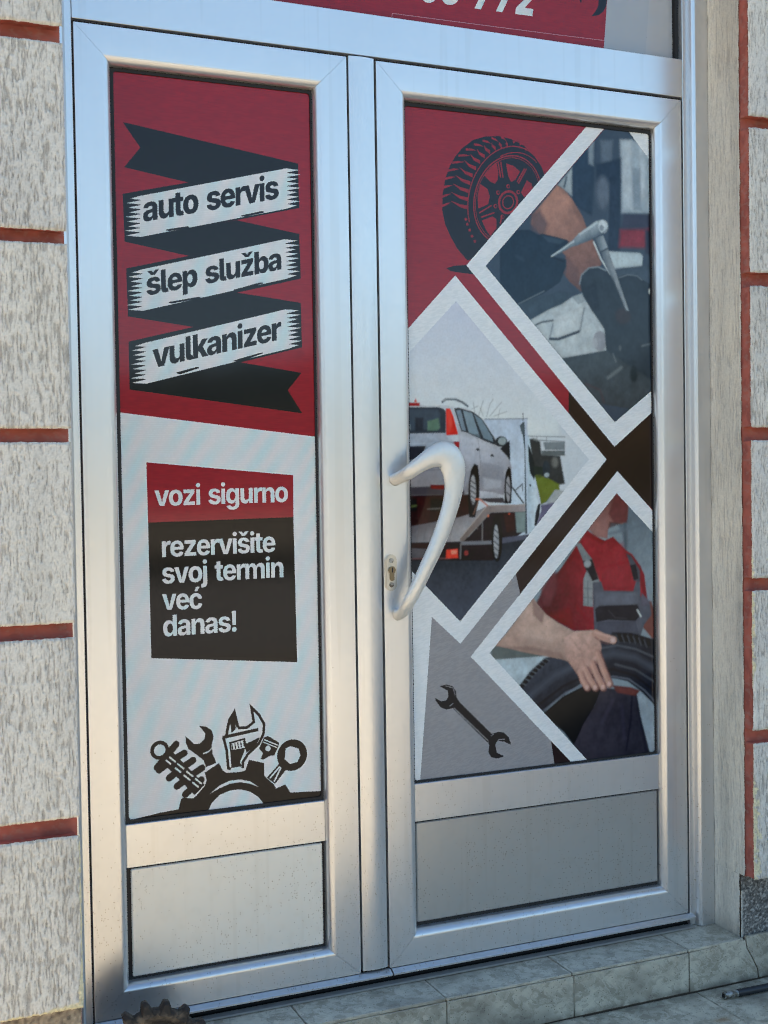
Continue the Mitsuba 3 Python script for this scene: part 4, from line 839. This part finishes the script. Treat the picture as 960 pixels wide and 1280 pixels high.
pm.poly(P(1256,1006, 1279,990, 1307,978, 1333,987, 1370,952, 1390,940, 1414,910, 1427,886, 1435,822, 1413,829, 1276,750, 1213,754, 1129,800, 1120,833, 1166,898, 1219,963), ramp(P(1159,853, 999,1136), P(1271,870, 999,1136), (86,34,40), (136,40,50)), 1.8)
pm.poly(P(1121,866, 1161,909, 1169,870, 1146,820, 1123,822), (104,54,60), 5.9, 0.9); pm.poly(P(1139,798, 1204,817, 1216,753, 1184,768), (120,24,38), 8.2, 0.7); pm.poly(P(1285,961, 1360,970, 1386,900, 1385,854, 1304,858), (148,48,58), 9.4, 0.6); pm.line(P(1298,909, 1386,923), 4.7, (140,26,42), 4.1, 0.7); pm.line(P(1224,816, 1263,769), 5.9, (130,24,40), 4.7, 0.7); pm.poly(P(1256,1006, 1307,978, 1299,969, 1249,993), (120,28,40), 2.9, 0.7); pm.poly(P(1386,940, 1414,910, 1435,822, 1423,840, 1406,899), (110,28,42), 3.5, 0.8)
pm.poly(P(1270,877, 1296,874, 1304,851, 1392,845, 1401,870, 1413,868, 1415,830, 1443,811, 1448,781, 1426,759, 1411,725, 1274,739), (84,88,100), 1.5); pm.poly(P(1277,848, 1399,841, 1412,818, 1399,809, 1290,813, 1277,813), (98,102,114), 3.5, 0.8); pm.poly(P(1277,806, 1289,813, 1405,810, 1415,783, 1399,768, 1316,776, 1280,772), (38,38,46), 1.5); pm.line(P(1317,800, 1337,780, 1371,776), 2.3, (70,70,78), 1.8, 0.6); pm.poly(P(1286,773, 1398,768, 1409,731, 1276,739), (74,77,90), 2.3)
pm.poly(P(1223,972, 1236,974, 1253,951, 1270,932, 1282,898, 1292,874, 1270,873, 1253,905, 1241,934), (124,130,134), 1.2); pm.poly(P(1242,928, 1270,932, 1278,910, 1288,881, 1268,876, 1250,907), (36,36,44), 1.2); pm.oval(P(1256,921, 999,1136), 10.5, 9.4, (150,156,160), 2.3); pm.poly(P(1243,883, 1254,905, 1271,875, 1271,811, 1242,816), (134,140,144), 1.2); pm.line(P(1256,877, 1256,817), 2.9, (104,110,116), 1.5); pm.line(P(1244,860, 1271,857), 2.3, (104,110,116), 1.5); pm.line(P(1244,837, 1270,833), 2.3, (104,110,116), 1.5)
pm.poly(P(1372,943, 1386,937, 1413,898, 1413,868, 1394,872, 1386,905), (74,76,86), 1.5); pm.poly(P(1383,912, 1401,914, 1409,876, 1394,873), (38,38,46), 1.2); pm.line(P(1404,796, 1415,779), 4.1, (206,212,212), 1.2); pm.poly(P(1418,840, 1442,816, 1443,804, 1416,806), (92,90,104), 1.8)
pm.poly(P(1284,607, 1396,587, 1401,575, 1412,516, 1442,413, 1298,394, 1242,426, 1206,469, 1213,511, 1273,562), ramp(P(1246,508, 999,1136), P(1394,482, 999,1136), (60,57,66), (48,47,56)), 1.8); pm.line(P(1385,576, 1381,518, 1366,438), 4.1, (34,33,44), 2.3); pm.line(P(1327,569, 1293,515), 5.9, (72,68,84), 5.3, 0.7); pm.line(P(1409,516, 1427,427), 5.9, (36,36,46), 3.5, 0.8); pm.line(P(1354,555, 1360,468), 5.9, (60,57,74), 5.3, 0.7)
pm.poly(P(1119,553, 1181,593, 1261,621, 1314,616, 1289,598, 1273,562, 1240,520, 1209,466, 1180,503), (17,17,24), 2.3); pm.poly(P(1324,609, 1382,599, 1410,588, 1396,575, 1341,588), (104,62,60), 2.3)
ring_ = P(1050,623, 1086,662, 1128,692, 1176,698, 1262,714, 1330,742, 1384,737, 1467,707, 1465,534, 1444,556, 1410,588, 1372,615, 1331,626, 1281,630, 1234,620, 1188,598, 1149,576, 1116,551)
pm.poly(ring_, ramp(P(1183,700, 999,1136), P(1221,607, 999,1136), (58,64,76), (36,39,48)), 1.8); pm.line(P(1085,601, 1156,646, 1235,674, 1329,690, 1397,674, 1466,634), 15.2, (76,83,96), 8.2, 0.75); pm.line(P(1110,577, 1182,618, 1261,642, 1328,649, 1396,627, 1465,575), 4.7, (26,28,36), 2.3); pm.line(P(1120,559, 1188,601, 1261,623, 1328,631, 1376,620, 1424,587, 1465,546), 3.5, (98,104,116), 1.8); pm.line(P(1295,705, 1343,709, 1397,696, 1466,666), 4.1, (96,102,112), 2.3, 0.7); pm.line(P(1335,661, 1396,643, 1465,601), 4.1, (88,94,104), 2.3, 0.7)
for k_ in range(8):      # tread lugs along the upper edge
    pm.poly(P(1056,627, 1065,638, 1075,632, 1066,622) + np.array([9.7 * k_, 10.0 * k_ - 0.3 * k_ * k_]), (26,28,34), 1.1); pm.line(P(1061,636, 1074,629) + np.array([9.7 * k_, 10.0 * k_ - 0.3 * k_ * k_]), 2.3, (112,120,128), 1.1, 0.8)
pm.poly(P(1326,744, 1384,739, 1467,714, 1466,686, 1384,714, 1329,723), (42,46,54), 1.8)
for k_ in range(6): pm.poly(P(1343,740, 1354,739, 1360,719, 1351,718) + np.array([17.0 * k_, -0.7 * k_ * k_]), (22,24,30), 1.1); pm.line(P(1338,735, 1347,716) + np.array([17.0 * k_, -0.7 * k_ * k_]), 2.3, (84,90,98), 1.2, 0.8)
arm = P(986,733, 1018,756, 1056,798, 1098,843, 1114,822, 1136,799, 1174,774, 1216,752, 1271,752, 1279,733, 1252,678, 1202,676, 1176,686, 1118,699, 1068,711, 1030,722)
pm.poly(arm, ramp(P(1120,800, 999,1136), P(1106,700, 999,1136), (186,158,146), (160,132,122)), 1.5); pm.poly(P(1095,843, 1129,805, 1123,777, 1097,801), (120,94,92), 4.7, 0.7); pm.poly(P(1030,725, 1138,700, 1183,686, 1176,701, 1087,724), (128,104,98), 5.3, 0.6); pm.poly(P(1056,776, 1119,777, 1184,745, 1151,725, 1068,747), (196,168,155), 10.5, 0.7)
hnd = P(1184,740, 1216,753, 1271,753, 1286,739, 1295,709, 1290,681, 1275,660, 1261,632, 1229,634, 1212,658, 1189,688)
pm.poly(hnd, ramp(P(1223,748, 999,1136), P(1248,639, 999,1136), (194,160,148), (160,122,112)), 1.5)
for a_, w_2 in ((P(1230,652, 1238,628, 1250,609), 27), (P(1245,656, 1258,629, 1274,607), 28), (P(1265,669, 1280,636, 1297,606), 29), (P(1282,693, 1298,652, 1316,613), 29)):
    pm.line(np.asarray(a_) + np.array([2.9, -1.8]), ((w_2 + 5) * 0.5859), (118,84,80), 2.1); pm.line(a_, ((w_2) * 0.5859), (178,136,124), 1.5); pm.line(np.asarray(a_) + np.array([-2.9, 1.2]), 4.7, (204,166,152), 2.9, 0.7); pm.oval(a_[2], 5.3, 5.9, (212,180,170), 1.8, 0.8)
pm.line(P(1276,744, 1302,732, 1331,723), 19.3, (182,142,130), 1.5); pm.line(P(1276,747, 1309,736, 1333,728), 5.3, (206,170,156), 2.9, 0.7); pm.oval(P(1329,723, 999,1136), 7.6, 7.0, (216,188,180), 1.8); pm.line(P(1276,734, 1296,720, 1316,714), 3.5, (110,76,72), 2.3, 0.7)
for c_ in (P(1238,659, 999,1136), P(1256,669, 999,1136), P(1274,682, 999,1136)): pm.oval(c_, 8.2, 7.0, (204,166,154), 4.7, 0.7)
pm.line(P(1203,738, 1235,702, 1243,668), 4.1, (160,124,114), 3.5, 0.6); pm.line(P(1226,742, 1262,706, 1268,683), 4.1, (164,128,118), 3.5, 0.6)
pm.done('door_001__film__photograph', 'diamond photograph of a mechanic in red shirt and dungarees holding a tyre', 0.06, 7)

# ------------------------------------------------------------------ transom window with its printed film
tw = 'transom_window'
tag(tw, 'fixed window above the doors with a red film, pale digits and a grey strip', 'window')
add(tw + '__glass', bx(0.005, 1.538, 0.030, 0.036, 2.2040, 2.74), 'gasket')
og = sbox(0.004, 2.2040, 1.5385, 2.738); ig = sbox(0.012, 2.2085, 1.5290, 2.726).buffer(-0.006).buffer(0.006, quad_segs=5)
gm = trimesh.creation.extrude_polygon(og.difference(ig), 0.012, engine='earcut'); v = np.array(gm.vertices)
add(tw + '__gasket', trimesh.Trimesh(np.c_[v[:, 0], 0.0273 - v[:, 2], v[:, 1]], np.array(gm.faces), process=False), 'gasket')
clipT = sbox(8, 2205, 1534, 2735)
e0 = P(1320,2208, 1332,2335); dx_ = (e0[1] - e0[0]) / (e0[1][1] - e0[0][1])
redT = Polygon([(0, 2200), (e0[0][0] - 0.2 * 10 * dx_[0], 2200), e0[0] + dx_ * 560, (0, 2760)])
s0 = P(1446,2212, 1459,2353); dxs = (s0[1] - s0[0]) / (s0[1][1] - s0[0][1])
strip = Polygon([s0[0] - dxs * 20, (1540, 2190), (1540, 2760), s0[0] + dxs * 560])
def digit_text(text, p0, p1, xh): return word(text, p0, p1, xh, 880, 4)
dg = P(953,2264, 1116,2267)
digits = affinity.skew(word('772', dg[0], dg[1], 62.0, 880, 6), xs=8, origin=(dg[0][0], dg[0][1]))
dg2 = P(812,2261, 914,2266)
digits2 = affinity.skew(word('63', dg2[0], dg2[1], 62.0, 880, 6), xs=8, origin=(dg2[0][0], dg2[0][1]))
claw = Polygon(P(1308,2332, 1305,2314, 1296,2301, 1286,2289, 1307,2295, 1321,2306, 1329,2320, 1332,2335, 1332,2355, 1312,2352)); claw2 = Polygon(P(1251,2338, 1253,2321, 1256,2317, 1258,2323, 1258,2338))
line_ = unary_union([stroke(P(740,2207, 742,2224), 1.5), stroke(np.vstack([P(742,2224, 1194,2231), P(1322,2234, 1322,2234)[:1]]), 1.5)])
lay(tw + '__film', [('', 'ink_stripe', clipT, 'grey right part of the film above the doors'), ('red_field', 'ink_red', redT, 'red field of the film above the doors'), ('pale_strip', 'ink_pale', strip, None),
                    ('digits', 'ink_film_white', unary_union([digits, digits2]), 'pale digits of a telephone number cut by the picture edge'), ('frame_line', 'ink_line', line_, None), ('dark_figure', 'ink_navy', unary_union([claw, claw2]), None)], clipT)

# ------------------------------------------------------------------ loose things
# a small lugged tyre leaning on the step at the left
def tyre():
    prof_ = np.array([(0.076, -0.020), (0.084, -0.026), (0.093, -0.027), (0.0985, -0.022), (0.1005, -0.010), (0.1005, 0.010), (0.0985, 0.022), (0.093, 0.027), (0.084, 0.026), (0.076, 0.020)])
    th = np.linspace(0, 2 * np.pi, 97)[:-1]
    rings = [np.c_[r * np.cos(th), np.full_like(th, y), r * np.sin(th)] for r, y in prof_] 
    rings.append(rings[0])
    return loft(np.array(rings), True, False)
Mt = trimesh.transformations
tilt = Mt.translation_matrix((0.1040, -0.1590, -0.0290)) @ Mt.rotation_matrix(math.radians(-7), (0, 0, 1)) @ Mt.rotation_matrix(math.radians(-13), (1, 0, 0)) @ np.diag([1.0, 0.74, 1.0, 1.0])
ty = tyre(); ty.fix_normals(); ty.apply_transform(tilt)
add('tyre', ty, {'type': 'twosided', 'bsdf': {'type': 'ref', 'id': 'rubber'}}, smooth=40)
tag('tyre', 'small dirty black tyre with tall lugs leaning on the step', 'tyre')
hub = trimesh.creation.cylinder(radius=0.0765, height=0.012, sections=48); hub.apply_transform(Mt.rotation_matrix(math.pi / 2, (1, 0, 0))); hub.apply_transform(tilt)
add('tyre__hub', hub, 'rubber')
lug_angles = [math.radians(90 + 11.5 + 22.5 * i) for i in range(16)]
for i, a_ in enumerate(lug_angles):
    pts = []
    jit = 0.0012 * rng.standard_normal(3)
    for y, r0, r1, hw0, hw1 in ((-0.030, 0.086, 0.107 + jit[0], 0.0115, 0.0058), (-0.021, 0.095, 0.1155 + jit[1], 0.0135, 0.0068), (0.020, 0.095, 0.1155 + jit[1], 0.0135, 0.0068), (0.029, 0.086, 0.107, 0.0115, 0.0058)):
        for r, hw in ((r0, hw0), (r1 - 0.0045, hw1), (r1 - 0.0015, hw1 * 0.85), (r1, hw1 * 0.5)):
            for s in (-1, 1):
                pts.append((r * math.cos(a_) - s * hw * math.sin(a_), y, r * math.sin(a_) + s * hw * math.cos(a_)))
    lg = trimesh.convex.convex_hull(np.array(pts)); lg.apply_transform(tilt)
    add('tyre__lug', lg, 'rubber')

# hose end on the pavement at the right
hz0 = ZG + 0.0095
hp_pts = smooth_path(np.array([(1.527, -0.2000, hz0), (1.62, -0.2030, hz0), (1.80, -0.2150, hz0), (2.05, -0.250, hz0), (2.40, -0.33, hz0), (2.9, -0.40, hz0)]), 60)
add('hose', sweep(hp_pts, 0.018, 0.018, (0, 0, 1), 14), 'hose_rubber', smooth=40)
tag('hose', 'black rubber hose with a bare metal end on the pavement', 'hose')
fp = np.array([(1.4870, -0.1982, hz0), (1.4875, -0.1982, hz0), (1.500, -0.1988, hz0), (1.5005, -0.1988, hz0), (1.514, -0.1994, hz0), (1.5145, -0.1994, hz0), (1.529, -0.2001, hz0)])
add('hose__ferrule', sweep(fp, [0.0165, 0.0168, 0.0160, 0.0172, 0.0172, 0.0160, 0.0160], [0.0165, 0.0168, 0.0160, 0.0172, 0.0172, 0.0160, 0.0160], (0, 0, 1), 14), 'ferrule', 'bare metal hose end', smooth=40)
add('hose__bore', bx(1.48640, 1.48695, -0.2030, -0.1934, hz0 - 0.0045, hz0 + 0.0045), 'gasket')
